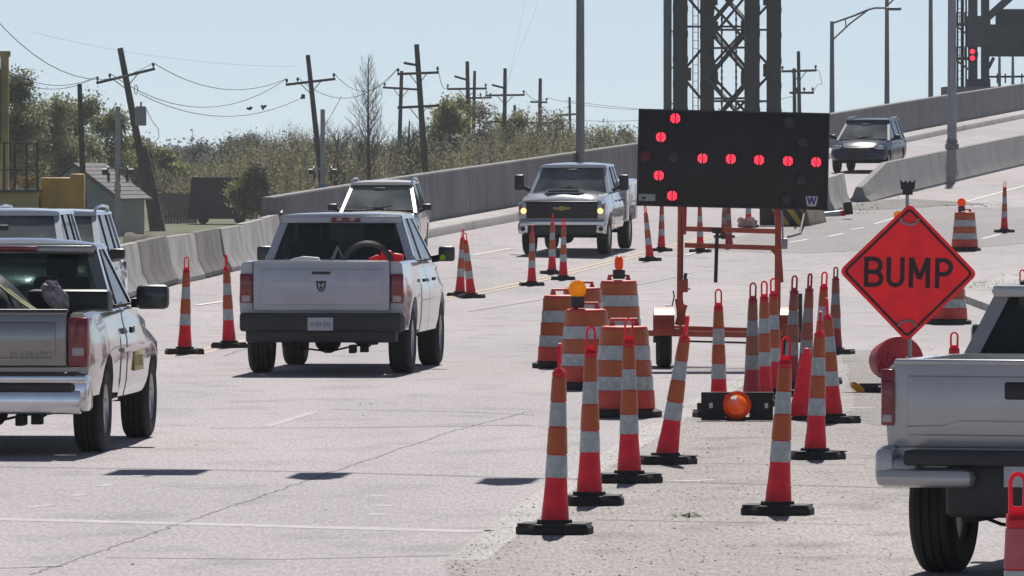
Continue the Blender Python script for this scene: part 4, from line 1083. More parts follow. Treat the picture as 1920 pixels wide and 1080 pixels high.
def lamp(px, py, mat, lit):
    c = pn(px, py, -.036); mb = MB()
    mb.lathe([(.078, 0), (.078, .03), (.066, .03), (.066, .004)], 20, M=PM @ Matrix.Translation(c) @ Matrix.Rotation(R(90), 4, 'X'), cap=False)
    l = mb.build('lamp', M_board if lit else M_plas, t)
    if lit:
        mb = MB()
        for k in range(-3, 4):                                          # the diodes sit in short columns
            x = k*.0165; hh = math.sqrt(max(.0002, .060**2-x*x))
            if k == 0:
                mb.box((x, -.012, 0), (.012, .008, .022), M=PM @ Matrix.Translation(c)); continue
            for s in (-1, 1):
                if abs(k) == 1: z0, z1 = .010, hh
                elif abs(k) == 2: z0, z1 = .002, hh
                else: z0, z1 = .0, hh
                mb.box((x, -.012, s*(z0+z1)/2), (.0135, .008, z1-z0), M=PM @ Matrix.Translation(c))
        mb.build('diode_cluster', M_led, l, smooth=0)
    else:
        mb = MB(); mb.lathe([(.066, .006), (.03, .012), (.0001, .014)], 16, M=PM @ Matrix.Translation(c) @ Matrix.Rotation(R(90), 4, 'X'), cap=False); mb.build('lens', mat, l)
for x_, y_ in ((1266, 222), (1239, 257), (1235, 329), (1260, 367), (1317, 297), (1370, 298), (1423, 300), (1477, 302), (1530, 304)): lamp(x_, y_, M_led, True)
for x_, y_, m in ((1210, 293, M_lampdim), (1263, 295, M_lampoff), (1480, 230, M_lampoff), (1505, 268, M_lampoff), (1503, 339, M_lampoff), (1475, 375, M_lampoff)): lamp(x_, y_, m, False)
mb = MB(); c = pn(1213, 370, -.039); mb.box(c, (.205, .006, .085), M=PM); st = mb.build('maker_sticker', M_sticker, t)
mb = MB(); mb.box(pn(1207, 371, -.043), (.045, .003, .03), M=PM); mb.build('sticker_mark', M_trim, st)
mb = MB(); c = pn(1521.5, 377, -.039)
wp = [(-.075, .06), (.075, .06), (.062, -.04), (.045, -.065), (-.045, -.065), (-.062, -.04)]
mb.prism([(c.x+x, c.z+z) for x, z in wp], (-.043, -.039), M=PM); lg = mb.build('logo_plate', M_paper, t)
text_mesh('logo_letter', 'W', .125, M_blue, lg, PM @ Matrix.Translation((c.x, -.047, c.z-.002)) @ FACE, .004, .85, .006)
for px, nm in ((1277, 'upright'), (1460, 'upright')):
    mb = MB(); b_ = 610 if px < 1300 else 640
    a, b = W_(px-2.5, b_), W_(px, 380); mb.bar(a+Vector((0, .10, 0)), b+Vector((0, .10, 0)), .075, .06); mb.build('upright', M_frame, t, smooth=0)
    mb = MB(); a, b = W_(px+5.5, 440 if px < 1300 else 530), W_(px+7 if px < 1300 else px-4, 384); mb.bar(a+Vector((0, .17, 0)), b+Vector((0, .17, 0)), .06, .05); mb.build('sliding_mast', M_frame, t, smooth=0)
for y_ in (429, 460):
    mb = MB(); mb.bar(W_(1284, y_, .10), W_(1455, y_+5, .10), .05, .06); mb.build('crossbar', M_frame, t, smooth=0)
mb = MB(); mb.prism([(W_(1440, 0).x, W_(0, 463).z), (W_(1456, 0).x, W_(0, 463).z), (W_(1456, 0).x, W_(0, 482).z)], (.09, .13)); mb.build('gusset', M_frame, t, smooth=0)
mb = MB(); mb.bar(W_(1345, 432, .07), W_(1342, 530, .07), .045, .05); mb.bar(W_(1336, 432, .06), W_(1354, 433, .06), .06, .07); mb.build('hanging_post', M_wood, t, smooth=0)
mb = MB(); mb.box(W_(1280, 535, .0), (.13, .12, .17), bev=.015); wb_ = mb.build('winch_box', M_frame, t)
mb = MB(); mb.tube([W_(1284, 524, 0), W_(1286, 512, 0)], .022, 8); mb.tube([W_(1262, 545, -.06), W_(1264, 555, -.06), W_(1260, 573, -.06), W_(1247, 573, -.06)], .009, 6); mb.tube([W_(1272, 542, 0), W_(1294, 542, 0)], .01, 6); mb.build('crank', M_trim, wb_)
mb = MB(); mb.tube([W_(1279, 525, .05), W_(1278, 400, .05)], .006, 5); mb.build('winch_cable', M_wire, t)
mb = MB(); mb.box(W_(1471, 457, .02), (.075, .08, .13), bev=.01); mb.tube([W_(1468, 448, .02), W_(1467, 420, .02), W_(1466, 395, .02)], .012, 6); mb.build('control_box', M_galv, t)
mb = MB(); mb.bar(W_(1283, 571, .12), W_(1272, 610, .12), .09, .06); mb.bar(W_(1273, 560, .12), W_(1281, 610, .12), .10, .07); mb.build('mast_foot', M_frame, t, smooth=0)
mb = MB(); mb.bar(W_(1205, 624, -.12), W_(1505, 629, -.12), .07, .07); mb.bar(W_(1262, 616, .3), W_(1466, 622, .3), .05, .06); mb.build('axle_beam', M_frame, t, smooth=0)
mb = MB()
for x in (1270, 1462): mb.bar(W_(x, 622, -.3), W_(x, 622, 1.6), .06, .08)
mb.bar(W_(1366, 625, 1.5), W_(1366, 640, 3.0), .07); mb.build('trailer_frame', M_frame, t, smooth=0)
mb = MB()
for x in (1228, 1500):
    mb.tube([W_(x, 642, -.12), W_(x, 594 if x < 1400 else 550, -.12)], .025, 8)
mb.build('jack_tube', M_trim, t)
mb = MB(); mb.bar(W_(1283, 640, .1), W_(1400, 643, .1), .025); mb.bar(W_(1215, 688, .15), W_(1340, 690, .15), .03, .02); mb.bar(W_(1300, 692, -.1), W_(1465, 690, -.1), .03, .02); mb.build('stabiliser_bar', M_trim, t, smooth=0)
def wheel_mesh(Rw, wd, rim_r, rim, par, loc, side, spokes=5, tyre_mat=M_tyre):
    """rim with its tyre as a child; side=+1: outer face towards +x"""
    Mx = Matrix.Rotation(R(90), 4, 'Y')
    mb = MB(); h = wd/2
    pf = [(.0001, h-.05), (.06, h-.045), (.07, h-.055), (rim_r*.55, h-.075), (rim_r*.85, h-.05), (rim_r*.97, h-.015), (rim_r, h-.02), (rim_r, -h+.03), (rim_r*.9, -h+.05), (.0001, -h+.06)]
    mb.lathe(pf, 24, M=Mx, cap=False)
    for k in range(spokes):
        a = 2*math.pi*k/spokes; q = Matrix.Rotation(a, 4, 'X')
        mb.box((h-.055, 0, rim_r*.48), (.05, rim_r*.26, rim_r*.75), M=q, bev=.008)
    o = mb.build('wheel', rim, par); o.location = loc
    if side < 0: o.rotation_euler = (0, 0, math.pi)
    mb = MB(); pf = [(rim_r*.98, -h+.02), (rim_r+.03, -h+.004), (Rw-.05, -h), (Rw-.015, -h+.02)]
    n = 4; 
    for k in range(n):                                                  # tread grooves
        a = -h+.03+(wd-.06)*k/n; b = -h+.03+(wd-.06)*(k+1)/n
        pf += [(Rw, a+.004), (Rw, b-.012)]
        if k < n-1: pf += [(Rw-.012, b-.010), (Rw-.012, b+.002)]
    pf += [(Rw-.015, h-.02), (Rw-.05, h), (rim_r+.03, h-.004), (rim_r*.98, h-.02)]
    mb.lathe(pf, 30, M=Mx, cap=False); mb.build('tyre', tyre_mat, o, smooth=30)
    return o
for x, s in ((1245, -1), (1479, 1)):
    v = W_(x, 641, .12); v.z = .325
    wheel_mesh(.325, .19, .18, M_rim, t, v, s)
    mb = MB(); pts = [Vector((v.x, v.y+.40*math.cos(a), .325+.40*math.sin(a))) for a in np.linspace(.2, math.pi-.2, 9)]
    for p0, p1 in zip(pts, pts[1:]): mb.hexa([p0+Vector((-.125, 0, 0)), p0+Vector((.125, 0, 0)), p1+Vector((.125, 0, 0)), p1+Vector((-.125, 0, 0))], [p0+Vector((-.125, 0, .02)), p0+Vector((.125, 0, .02)), p1+Vector((.125, 0, .02)), p1+Vector((-.125, 0, .02))])
    mb.build('mudguard', M_frame, t, smooth=50)
    mb = MB(); mb.box((v.x, v.y-.41, .52), (.15, .02, .06)); mb.build('tail_lamp', M_tail, t)
# ------------------------------------------------------------------ BUMP sign
DB = 83.0; SB = F/DB; pb = Vector(((1703-960)/SB, DB, 0))
t = thing('bump_sign', 'fluorescent red diamond sign reading BUMP on a portable stand', 'road sign', pb)
zc = CH+(HY-511)/SB; hd = 130.5/SB
def diamond(r, rad=.07, n=5):
    pts = []
    for q in range(4):
        a0 = q*math.pi/2; c = Vector((math.cos(a0), math.sin(a0)))*(r-rad*math.sqrt(2))
        for i in range(n): 
            a = a0-math.pi/4+math.pi/2*i/(n-1); pts.append((c.x+rad*math.cos(a), c.y+rad*math.sin(a)))
    return pts
SM = Matrix.Translation((0, 0, zc)) @ Matrix.Rotation(R(1.2), 4, 'Y')
mb = MB(); mb.prism(diamond(hd), (-.004, .004), M=SM); face = mb.build('sign_face', M_signr, t, smooth=0)
mb = MB(); o_, i_ = diamond(hd-.048, .055), diamond(hd-.088, .035)
for k in range(len(o_)):
    k2 = (k+1) % len(o_); a, b, c, d = o_[k], o_[k2], i_[k2], i_[k]
    mb.hexa([SM @ Vector((*(x for x in (q[0], -.009, q[1])),)) for q in (a, b, c, d)], [SM @ Vector((q[0], -.006, q[1])) for q in (a, b, c, d)])
mb.build('border', M_ink, face, smooth=0)
def seg(mb, pts, wd, dy=0):                                                   # a stroke along a polyline, flat ended
    P_ = [Vector(p) for p in pts]; L1, R1 = [], []
    for i, p in enumerate(P_):
        d0 = (P_[i]-P_[i-1]).normalized() if i else None; d1 = (P_[i+1]-P_[i]).normalized() if i < len(P_)-1 else None
        d = ((d0 or d1)+(d1 or d0)).normalized(); n = Vector((-d.y, d.x)); k = 1/max(.5, n.dot(Vector((-(d1 or d0).y, (d1 or d0).x))))
        L1.append(p+n*wd/2*k); R1.append(p-n*wd/2*k)
    for i in range(len(P_)-1):
        q = [L1[i], L1[i+1], R1[i+1], R1[i]]
        mb.hexa([SM @ Vector((v.x, -.010-dy, v.y)) for v in q], [SM @ Vector((v.x, -.005, v.y)) for v in q])
H = 57/SB; lw = .050
def arc(cx, cy, rx, ry, a0, a1, n=9): return [(cx+rx*math.cos(R(a)), cy+ry*math.sin(R(a))) for a in np.linspace(a0, a1, n)]
def X_(px): return (px-1703)/SB
h2 = H/2; k = lw/2
def letter(name, strokes):
    mb = MB()
    for i, s in enumerate(strokes): seg(mb, s, lw, .0012*i)
    mb.build('letter', M_ink, face, smooth=0)
# B
x0, x1 = X_(1620)+k, X_(1655)-k; r = (H-lw)/4
letter('B', [[(x0, -h2), (x0, h2)], [(x0, h2-k), (x1-r, h2-k)]+arc(x1-r, r, r, r, 90, -90)[1:]+[(x0, 0)], [(x0, 0), (x1-r+.01, 0)]+arc(x1-r+.01, -r, r, r, 90, -90)[1:]+[(x0, -h2+k)]])
x0, x1 = X_(1662)+k, X_(1696)-k; r = (x1-x0)/2
letter('U', [[(x0, h2), (x0, -h2+k+r)]+arc((x0+x1)/2, -h2+k+r, r, r, 180, 360)[1:]+[(x1, h2)]])
x0, x1 = X_(1704)+k, X_(1744)-k; xm = (x0+x1)/2
letter('M', [[(x0, -h2), (x0, h2)], [(x1, -h2), (x1, h2)], [(x0+.002, h2), (xm, -h2+.10)], [(x1-.002, h2), (xm, -h2+.10)]])
x0, x1 = X_(1753)+k, X_(1787)-k; r = (H-lw)/4*1.08
letter('P', [[(x0, -h2), (x0, h2)], [(x0, h2-k), (x1-r, h2-k)]+arc(x1-r, h2-k-r, r, r, 90, -90)[1:]+[(x0, h2-k-2*r)]])
zt, zb = zc+hd, zc-hd
for z, s in ((zt-.17, -1), (zb+.17, 1)):
    mb = MB(); pts = [SM @ Vector((x, -.014, zz-zc)) for x, zz in [(.10*math.cos(a), z+.10*s*(-1 if s < 0 else 1)*0+s*.0+.07*math.sin(a)) for a in np.linspace(math.pi if s < 0 else 0, 2*math.pi if s < 0 else math.pi, 9)]]
    mb.tube(pts, .016, 6); mb.build('corner_bracket', M_galv, t)
mb = MB(); mb.tube([(.02, .03, zb+.1), (.02, .03, .32)], .022, 8); mb.tube([(-.01, .03, zt-.16), (-.01, .03, zt+.09)], .02, 8); mb.build('centre_post', M_galv, t)
mb = MB(); mb.prism([(-.085, zt+.26), (-.075, zt+.15), (-.055, zt+.15), (-.055, zt+.09), (.055, zt+.09), (.055, zt+.15), (.075, zt+.15), (.085, zt+.26), (.05, zt+.225), (.02, zt+.25), (0, zt+.22), (-.02, zt+.25), (-.05, zt+.225)], (0, .06), M=Matrix.Translation((-.005, 0, 0))); mb.build('flag_holder', M_plas, t, smooth=0)
mb = MB()
for sx in (-1, 1):
    for sy in (-1, 1): mb.bar((0, .03, .28), (sx*.22, .03+sy*.75, .03), .035)
mb.box((.02, .03, .30), (.09, .09, .12)); mb.build('stand_leg', M_galv, t, smooth=0)
# ------------------------------------------------------------------ span wire with signals over the near road (above the frame; its shadow crosses the road)
H1 = 5.6; sh = dv*(1/-dv.z)                                             # shadow offset per metre of height
def above(px, py, h): 
    p = on(px, py); return p-Vector((sh.x*h, sh.y*h, -h))
c0 = above(310, 880, 6.6)
t = thing('span_sign', 'hanging street sign on the span wire over the road above the frame', 'street sign', above(312, 880, 5.0))
mb = MB(); mb.box((0, 0, .75), (.76, .03, 1.35), bev=.01); mb.build('sign_panel', M_pole, t)
mb = MB(); mb.bar((0, 0, 1.4), (0, 0, 1.75), .04); mb.build('hanger', M_pole, t)
def sig(px, py, lab):
    t = thing('span_signal', lab, 'traffic light', above(px, py, 5.0), group='traffic lights on the span wire')
    mb = MB(); mb.box((0, .0, .72), (.44, .06, 1.28), bev=.02); mb.build('backplate', M_plas, t)
    mb = MB(); mb.box((0, -.12, .72), (.32, .2, 1.05), bev=.03); mb.build('housing', M_plas, t)
    for z, m in ((1.06, M_tail), (.72, M_amber), (.38, M_bsign)):
        mb = MB(); mb.lathe([(.12, 0), (.0001, .03)], 12, M=Matrix.Translation((0, -.225, z)) @ Matrix.Rotation(R(90), 4, 'X')); mb.build('lens', m, t)
        mb = MB(); mb.lathe([(.14, 0), (.14, .2)], 12, M=Matrix.Translation((0, -.225, z)) @ Matrix.Rotation(R(90), 4, 'X'), cap=False); mb.build('visor', M_plas, t)
    mb = MB(); mb.bar((0, 0, 1.3), (0, 0, 1.75), .04); mb.build('hanger', M_pole, t)
sig(612, 886, 'traffic light hanging from the middle of the span wire above the frame')
sig(962, 896, 'traffic light hanging toward the arrow board end of the span wire')
a, b, c, d = above(-700, 868, 6.9), above(312, 880, 6.7), above(612, 886, 6.65), above(962, 896, 6.7)
mb = MB(); e_ = d+(d-b)*4; e_.z = 7.6
mb.tube([a, b, c, d, e_], .018, 6)
mb.tube([a-Vector((0, 0, .22)), b-Vector((0, 0, .1)), c-Vector((0, 0, .16)), d-Vector((0, 0, .1)), e_-Vector((0, 0, .25))], .012, 6)
tag(mb.build('span_wire', M_wire), 'span wire crossing over the road above the frame', 'span wire')
# ------------------------------------------------------------------ vehicles (local frame: +y forward, y = 0 at the rear bumper, x to the right, z up)
def prof(zb, zt, wb, wm, wt, cr):
    h = zt-zb
    return [(0, zb), (wb-.10, zb), (wb, zb+.05), (wm-.012, zb+.22*h), (wm, zb+.46*h), (wm-.006, zb+.66*h), (wt+.004, zb+.86*h), (wt-.008, zt-.03), (wt-.04, zt-.004), (wt*.62, zt+cr*.62), (0, zt+cr)]
def loft_body(name, st, mat, root, arches=(), boxes=()):
    mb = MB(); mb.loft([(s[0], prof(*s[1:])) for s in st]); o = mb.build(name, mat, root, smooth=32)
    cu = []
    for y, z, r in arches:
        c = MB(); c.lathe([(r, -2), (r, 2)], 28, M=Matrix.Translation((0, y, z)) @ Matrix.Rotation(R(90), 4, 'Y')); cu.append(c)
    for lo, hi in boxes:
        c = MB(); c.box([(a+b)/2 for a, b in zip(lo, hi)], [b-a for a, b in zip(lo, hi)]); cu.append(c)
    if cu: cut(o, cu)
    return o
def pane(name, pts, mat, root, th=.005):
    p = [Vector(q) for q in pts]; n = (p[1]-p[0]).cross(p[2]-p[0]).normalized()*th
    mb = MB(); mb.hexa(p, [q+n for q in p]); return mb.build(name, mat, root, smooth=0)
def greenhouse(root, paint, G, glass_f, glass_s, glass_r, yr0, yr1, yf1, yf0, zb, zt, wb, wt, splits=(), pa=.09, pr=.13, ps=.08, cr=.05, trim=None, rear=True):
    trim = trim or M_trim
    zr = zt-.055                                                         # pillars end under the roof skin
    def sp(y_b, y_t, sx, x_b, x_t, dy, wx_): # pillar from base to roof, dy = depth along y, wx_ = width across
        b = [(sx*x_b, y_b, zb), (sx*(x_b-wx_), y_b, zb), (sx*(x_b-wx_), y_b+dy, zb), (sx*x_b, y_b+dy, zb)]
        t = [(sx*x_t, y_t, zr), (sx*(x_t-wx_), y_t, zr), (sx*(x_t-wx_), y_t+dy, zr), (sx*x_t, y_t+dy, zr)]
        return b, t
    L_y = lambda f, a, b: a+(b-a)*f
    def X(z): return wb+(wt-wb)*(z-zb)/(zr-zb)
    for s in (-1, 1):
        mb = MB(); b, t = sp(yr0, yr1, s, wb, wt, pr, .10); mb.hexa([Vector(q) for q in b], [Vector(q) for q in t]); mb.build('pillar', paint, root, smooth=0)
        mb = MB(); b, t = sp(yf0, yf1, s, wb, wt, -pa, .075); mb.hexa([Vector(q) for q in b], [Vector(q) for q in t]); mb.build('pillar', paint, root, smooth=0)
        cuts = [(yr0+pr, yr1+pr)]
        for (b_, t_) in splits:
            mb = MB(); b, t = sp(b_-ps/2, t_-ps/2, s, wb-.004, wt-.004, ps, .05); mb.hexa([Vector(q) for q in b], [Vector(q) for q in t]); mb.build('pillar', trim, root, smooth=0)
            cuts += [(b_-ps/2, t_-ps/2), (b_+ps/2, t_+ps/2)]
        cuts.append((yf0-pa, yf1-pa))
        for i in range(0, len(cuts), 2):
            (b0, t0), (b1, t1) = cuts[i], cuts[i+1]; d = .018
            pane('side_window', [(s*(wb-d), b0, zb), (s*(wb-d), b1, zb), (s*(wt-d), t1, zr), (s*(wt-d), t0, zr)], glass_s, root)
            mb = MB(); mb.bar((s*(wb+.002), b0-.02, zb+.012), (s*(wb+.002), b1+.02, zb+.012), .022, .02); mb.build('window_trim', trim, root, smooth=0)
    if rear:
        pane('rear_window', [(-(wb-.10), yr0+.02, zb), (wb-.10, yr0+.02, zb), (wt-.10, yr1+.02, zr), (-(wt-.10), yr1+.02, zr)], glass_r, root)
    pane('windscreen', [(-(wb-.07), yf0-.02, zb), (wb-.07, yf0-.02, zb), (wt-.07, yf1-.02, zr), (-(wt-.07), yf1-.02, zr)], glass_f, root)
    mb = MB(); st = []
    for y, f in ((yr1-.05, .0), (yr1+.02, .55), (yr1+.25, .9), ((yr1+yf1)/2, 1), (yf1-.35, .92), (yf1-.04, .55), (yf1+.05, .05)):
        z = zr; c = cr*f; w_ = wt+.012
        st.append((y, [(0, z-.012), (w_-.03, z-.012), (w_, z), (w_-.004, z+.022), (w_-.03, z+.045), (w_*.72, zt-.004+c*.55), (w_*.35, zt+c*.92), (0, zt+c)]))
    mb.loft(st); rf = mb.build('roof', paint, root, smooth=40)
    return rf
def seats(root, rows_, z, wid=.5):
    for y in rows_:
        for x in (-.40, .40):
            mb = MB(); mb.box((x, y, z+.05), (.50, .14, .5), bev=.05); mb.box((x, y-.02, z+.40), (.28, .10, .20), bev=.04); mb.bar((x, y, z+.2), (x, y, z+.35), .06); mb.build('seat', M_seat, root)
def dash(root, y, z, w_):
    mb = MB(); mb.box((0, y, z), (w_*2, .5, .16), bev=.05); mb.build('dashboard', M_seat, root)
    mb = MB(); Mx = Matrix.Translation((-.42, y-.38, z+.06)) @ Matrix.Rotation(R(65), 4, 'X')
    pts = [Mx @ Vector((.18*math.cos(a), .18*math.sin(a), 0)) for a in np.linspace(0, 2*math.pi, 17)]
    mb.tube(pts, .014, 6, cap=False); mb.build('steering_wheel', M_trim, root)
    mb = MB(); mb.box((0, y-.15, z+.52), (.25, .03, .07), bev=.01); mb.build('inner_mirror', M_trim, root)
def mirror(root, s, c, size, mat, arm_to, rear_glass=True, spot=False):
    mb = MB(); w_, d_, h_ = size; mb.box(c, size, bev=min(size)*.28); mb.bar(Vector(c)+Vector((-s*w_*.3, .02, -h_*.25)), arm_to, .06, .08)
    m = mb.build('side_mirror', mat, root)
    mb = MB(); mb.box((c[0], c[1]-d_/2-.003, c[2]), (w_*.82, .006, h_*.8), bev=.002); mb.build('mirror_glass', M_mglass, m)
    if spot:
        mb = MB(); cx = c[0]-s*w_*.22; mb.prism([(cx-.035, c[2]-.075), (cx+.03, c[2]-.075), (cx+.035, c[2]-.03), (cx-.005, c[2]+.0), (cx-.035, c[2]-.035)], (c[1]-d_/2-.011, c[1]-d_/2-.006)); mb.build('lime_reflection', M_lime, m)  # lime-green reflection in the mirror, painted as a flat patch over the glass
    return m
M_mglass = pm('mirror_face', (.05, .06, .06), .08, .2)
def tailgate(root, W, zb, zt, mat, y0=.05, th=.06, inset=.05):
    mb = MB(); mb.box((0, y0+th/2, (zb+zt)/2), (2*W, th, zt-zb), bev=.018)
    mb.box((0, y0-.002, (zb+zt)/2-.01), (2*W-.18, .03, (zt-zb)-.17), bev=.012)
    mb.box((0, y0+th*.3, zt-.012), (2*W-.02, th*1.1, .035), bev=.012)
    return mb.build('tailgate', mat, root)
def underbody(root, y0, y1, wax, zax, exhaust=True, zf=.42, wf=.62):
    mb = MB(); mb.box((0, (y0+y1)/2, zf+.05), (2*wf, y1-y0, .16)); 
    for s in (-1, 1): mb.box((s*.45, (y0+y1)/2, zf), (.10, y1-y0, .14))
    mb.build('chassis', M_under, root, smooth=0)
    for i, y in enumerate(wax):
        mb = MB(); mb.tube([(-.78, y, zax), (.78, y, zax)], .045, 10); mb.lathe([(.04, -.17), (.14, -.09), (.165, 0), (.14, .09), (.04, .17)], 14, M=Matrix.Translation((0 if i else -.05, y, zax-.01)) @ Matrix.Rotation(R(90), 4, 'X')); mb.build('axle', M_under, root)
    mb = MB(); mb.lathe([(.16, -.1), (.34, -.09), (.345, .09), (.16, .1)], 18, M=Matrix.Translation((0, .95, zf+.10))); mb.build('spare_tyre', M_tyre, root)
    if exhaust:
        mb = MB(); mb.tube([(.52, .35, .36), (.5, 1.2, .4), (.42, 2.4, .42)], .04, 8); mb.build('exhaust_pipe', M_under, root)
        mb = MB(); mb.box((.36, .22, .31), (.07, .3, .10), bev=.01); mb.box((.5, .2, .33), (.10, .10, .12), bev=.01); mb.build('hitch_wiring', M_under, root)
        mb = MB(); mb.tube([(-.55, .8, .38), (-.4, .9, .31), (.0, .95, .26), (.3, .9, .33), (.6, .8, .36)], .012, 5); mb.build('brake_line', M_under, root)
def four_wheels(root, ya, Rw, wd, rim_r, xw, rim=None, spokes=5):
    for y in ya:
        for s in (-1, 1): wheel_mesh(Rw, wd, rim_r, rim or M_rim, root, (s*(xw-wd/2), y, Rw), s, spokes)
def place(root, c, k, facing=1, L=0, pitch=0):
    """c: ground point of the rear end (going away) or of the nose (coming); k: sideways drift per metre of depth"""
    a = math.atan(k)
    if facing == 1:
        root.location = c; root.rotation_euler = (pitch, 0, -a)
    else:
        root.rotation_euler = (-pitch, 0, math.pi-a)
        root.location = Vector(c)-Matrix.Rotation(math.pi-a, 3, 'Z') @ Vector((0, L, 0))
        root.location.z = c.z+math.tan(pitch)*L if pitch else c.z
def handle(root, x, y, z, mat, s):
    mb = MB(); mb.box((x, y, z), (.035, .20, .045), bev=.012); return mb.build('door_handle', mat, root)
def seams(root, name, items):
    mb = MB()
    for a, b in items: mb.bar(a, b, .009, .009)
    return mb.build(name, M_trim, root, smooth=0)
def door_panel(root, st, y0, y1, s, mat, off=.006):
    """door skin lifted a few millimetres off the body side"""
    def at_y(y):
        ys = [q[0] for q in st]; return prof(*[float(np.interp(y, ys, [q[j] for q in st])) for j in range(1, 7)])
    mb = MB(); rows = []
    for y in np.linspace(y0, y1, 4):
        p = at_y(y)[2:9]; rows.append([Vector((s*(x+off), y, z)) for x, z in p])
    k = len(rows[0]); V = [p for r in rows for p in r]+[p-Vector((s*.02, 0, 0)) for r in rows for p in r]; n = len(rows); o = n*k
    fs = [(i*k+j, i*k+j+1, (i+1)*k+j+1, (i+1)*k+j) for i in range(n-1) for j in range(k-1)]
    fs += [(j, j+1, o+j+1, o+j) for j in range(k-1)]+[((n-1)*k+j, (n-1)*k+j+1, o+(n-1)*k+j+1, o+(n-1)*k+j) for j in range(k-1)]
    fs += [(i*k, (i+1)*k, o+(i+1)*k, o+i*k) for i in range(n-1)]
    mb.mesh(V, fs); return mb.build('door', mat, root, smooth=30)
def licence(root, x, y, z, txt, w_=.305, h_=.155):
    mb = MB(); mb.box((x, y, z), (w_, .006, h_), bev=.002); p = mb.build('licence_plate', M_plate, root)
    if txt: text_mesh('plate_number', txt, .075, M_plink, p, Matrix.Translation((x, y-.005, z-.006)) @ FACE, .002, .8)
    return p
M_plink = pm('plate_ink', (.10, .11, .16), .6)
def taillamp(root, x, y, zs, w_, mats, d=.06, bulge=.03):
    mb = MB(); z0, z1 = zs[0], zs[-1]; mb.box((x, y+d/2, (z0+z1)/2), (w_, d, z1-z0), bev=.015); o = mb.build('tail_light', M_tail, root)
    for z0, z1, m, dx, ww in mats:
        mb = MB(); mb.box((x+dx, y-.004, (z0+z1)/2), (ww, .02, z1-z0), bev=.008); mb.build('lamp_segment', m, o)
    return o
M_tail2 = pm('deep_red_lens', (.20, .006, .012), .12, coat=.8)
# ---------------- white crew pickup (going away)
root = thing('pickup_truck', 'white crew pickup with a ram head emblem driving away on the middle lane', 'pickup truck')
W, RY, FY, Rt = 1.0, 1.24, 4.81, .405
bst = [(.10, .50, 1.35, .95, .985, .965, 0), (.5, .48, 1.355, .97, 1.0, .97, 0), (1.3, .48, 1.355, .975, 1.003, .97, 0), (2.03, .45, 1.35, .97, 1.0, .965, 0)]
loft_body('bed', bst, M_wpaint, root, [(RY, .42, .50)], [((-.80, -.2, .86), (.80, 1.94, 1.9))])
cst = [(2.05, .42, 1.33, .96, 1.0, .93, .0), (3.4, .42, 1.32, .96, 1.005, .93, 0), (4.35, .42, 1.30, .96, 1.0, .93, .02), (4.8, .45, 1.27, .95, 1.0, .93, .05), (5.45, .45, 1.18, .93, .98, .88, .05), (5.72, .5, 1.08, .80, .88, .75, .03)]
loft_body('body', cst, M_wpaint, root, [(FY, .42, .50)])
for s in (-1, 1):
    for y0, y1 in ((2.12, 3.0), (3.03, 4.22)):
        d_ = door_panel(root, cst, y0, y1, s, M_wpaint); mb = MB(); mb.box((s*1.018, y1-.78 if y1 > 4 else y0+.12, 1.10), (.035, .2, .045), bev=.012); mb.build('door_handle', M_trim, d_)
greenhouse(root, M_wpaint, None, M_glass2, M_glass, M_glass, 2.10, 2.32, 3.62, 4.42, 1.32, 1.90, .92, .74, [(3.02, 2.98)], cr=.02, pr=.12)
mb = MB(); mb.box((0, 2.285, 1.835), (1.46, .08, .09), bev=.015); mb.build('roof_header', M_wpaint, root)
mb = MB(); mb.box((.06, 2.235, 1.832), (.36, .05, .055), bev=.012); bl = mb.build('brake_light', M_tail2, root)
for x in (-.02, .14):
    mb = MB(); mb.box((x, 2.207, 1.832), (.07, .012, .035), bev=.004); mb.build('lamp_segment', M_tailw, bl)
tg = tailgate(root, .815, .76, 1.355, M_wpaint)
mb = MB(); mb.box((0, .045, 1.215), (.235, .03, .045), bev=.012); mb.build('tailgate_handle', M_trim, tg)
mb = MB()                                                               # shield emblem: rim, brow, two curled sides
def em(pts): mb.prism([(x*.062, 1.055+z*.068) for x, z in pts], (.026, .036))
em([(-1, .95), (1, .95), (.95, .7), (.35, .6), (.18, .30), (-.18, .30), (-.35, .6), (-.95, .7)])
em([(-.95, .72), (-.62, .65), (-.55, .0), (-.28, -.55), (-.05, -.75), (-.05, -1.0), (-.5, -.72), (-.85, -.1)])
em([(.95, .72), (.62, .65), (.55, .0), (.28, -.55), (.05, -.75), (.05, -1.0), (.5, -.72), (.85, -.1)])
em([(-.30, .2), (-.12, -.55), (0, -.62), (.12, -.55), (.30, .2), (.12, .05), (0, .15), (-.12, .05)])
mb.build('ram_emblem', pm('emblem_dark', (.03, .032, .04), .4), tg)
for s in (-1, 1):
    taillamp(root, s*.90, .07, (.855, 1.205), .155, [(.965, 1.19, M_tail2, 0, .12), (.87, .95, M_tailw, 0, .10)])
mb = MB(); mb.box((0, .06, .63), (1.93, .20, .22), bev=.03); mb.box((0, .10, .47), (1.80, .2, .16), bev=.03); mb.box((-.0, -.005, .72), (.62, .1, .04), bev=.008)
for s in (-1, 1): mb.box((s*.93, .22, .63), (.10, .34, .20), bev=.03)
mb.build('bumper', M_trim, root)
licence(root, 0, -.052, .61, 'X104 592')
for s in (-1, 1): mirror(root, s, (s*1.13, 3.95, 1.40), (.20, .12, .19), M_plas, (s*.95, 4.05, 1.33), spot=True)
seats(root, (2.45, 3.35), 1.28); dash(root, 4.15, 1.30, .85)
underbody(root, .3, 5.4, (RY, FY), Rt); four_wheels(root, (RY, FY), Rt, .27, .235, .985)
seams(root, 'panel_gap', [((-.818, .06, .77), (-.818, .06, 1.36)), ((.818, .06, .77), (.818, .06, 1.36))])
mb = MB(); mb.tube([(-.72, 2.08, 1.90), (-.72, 2.2, 1.93)], .02, 6); mb.build('roof_antenna', M_plas, root)
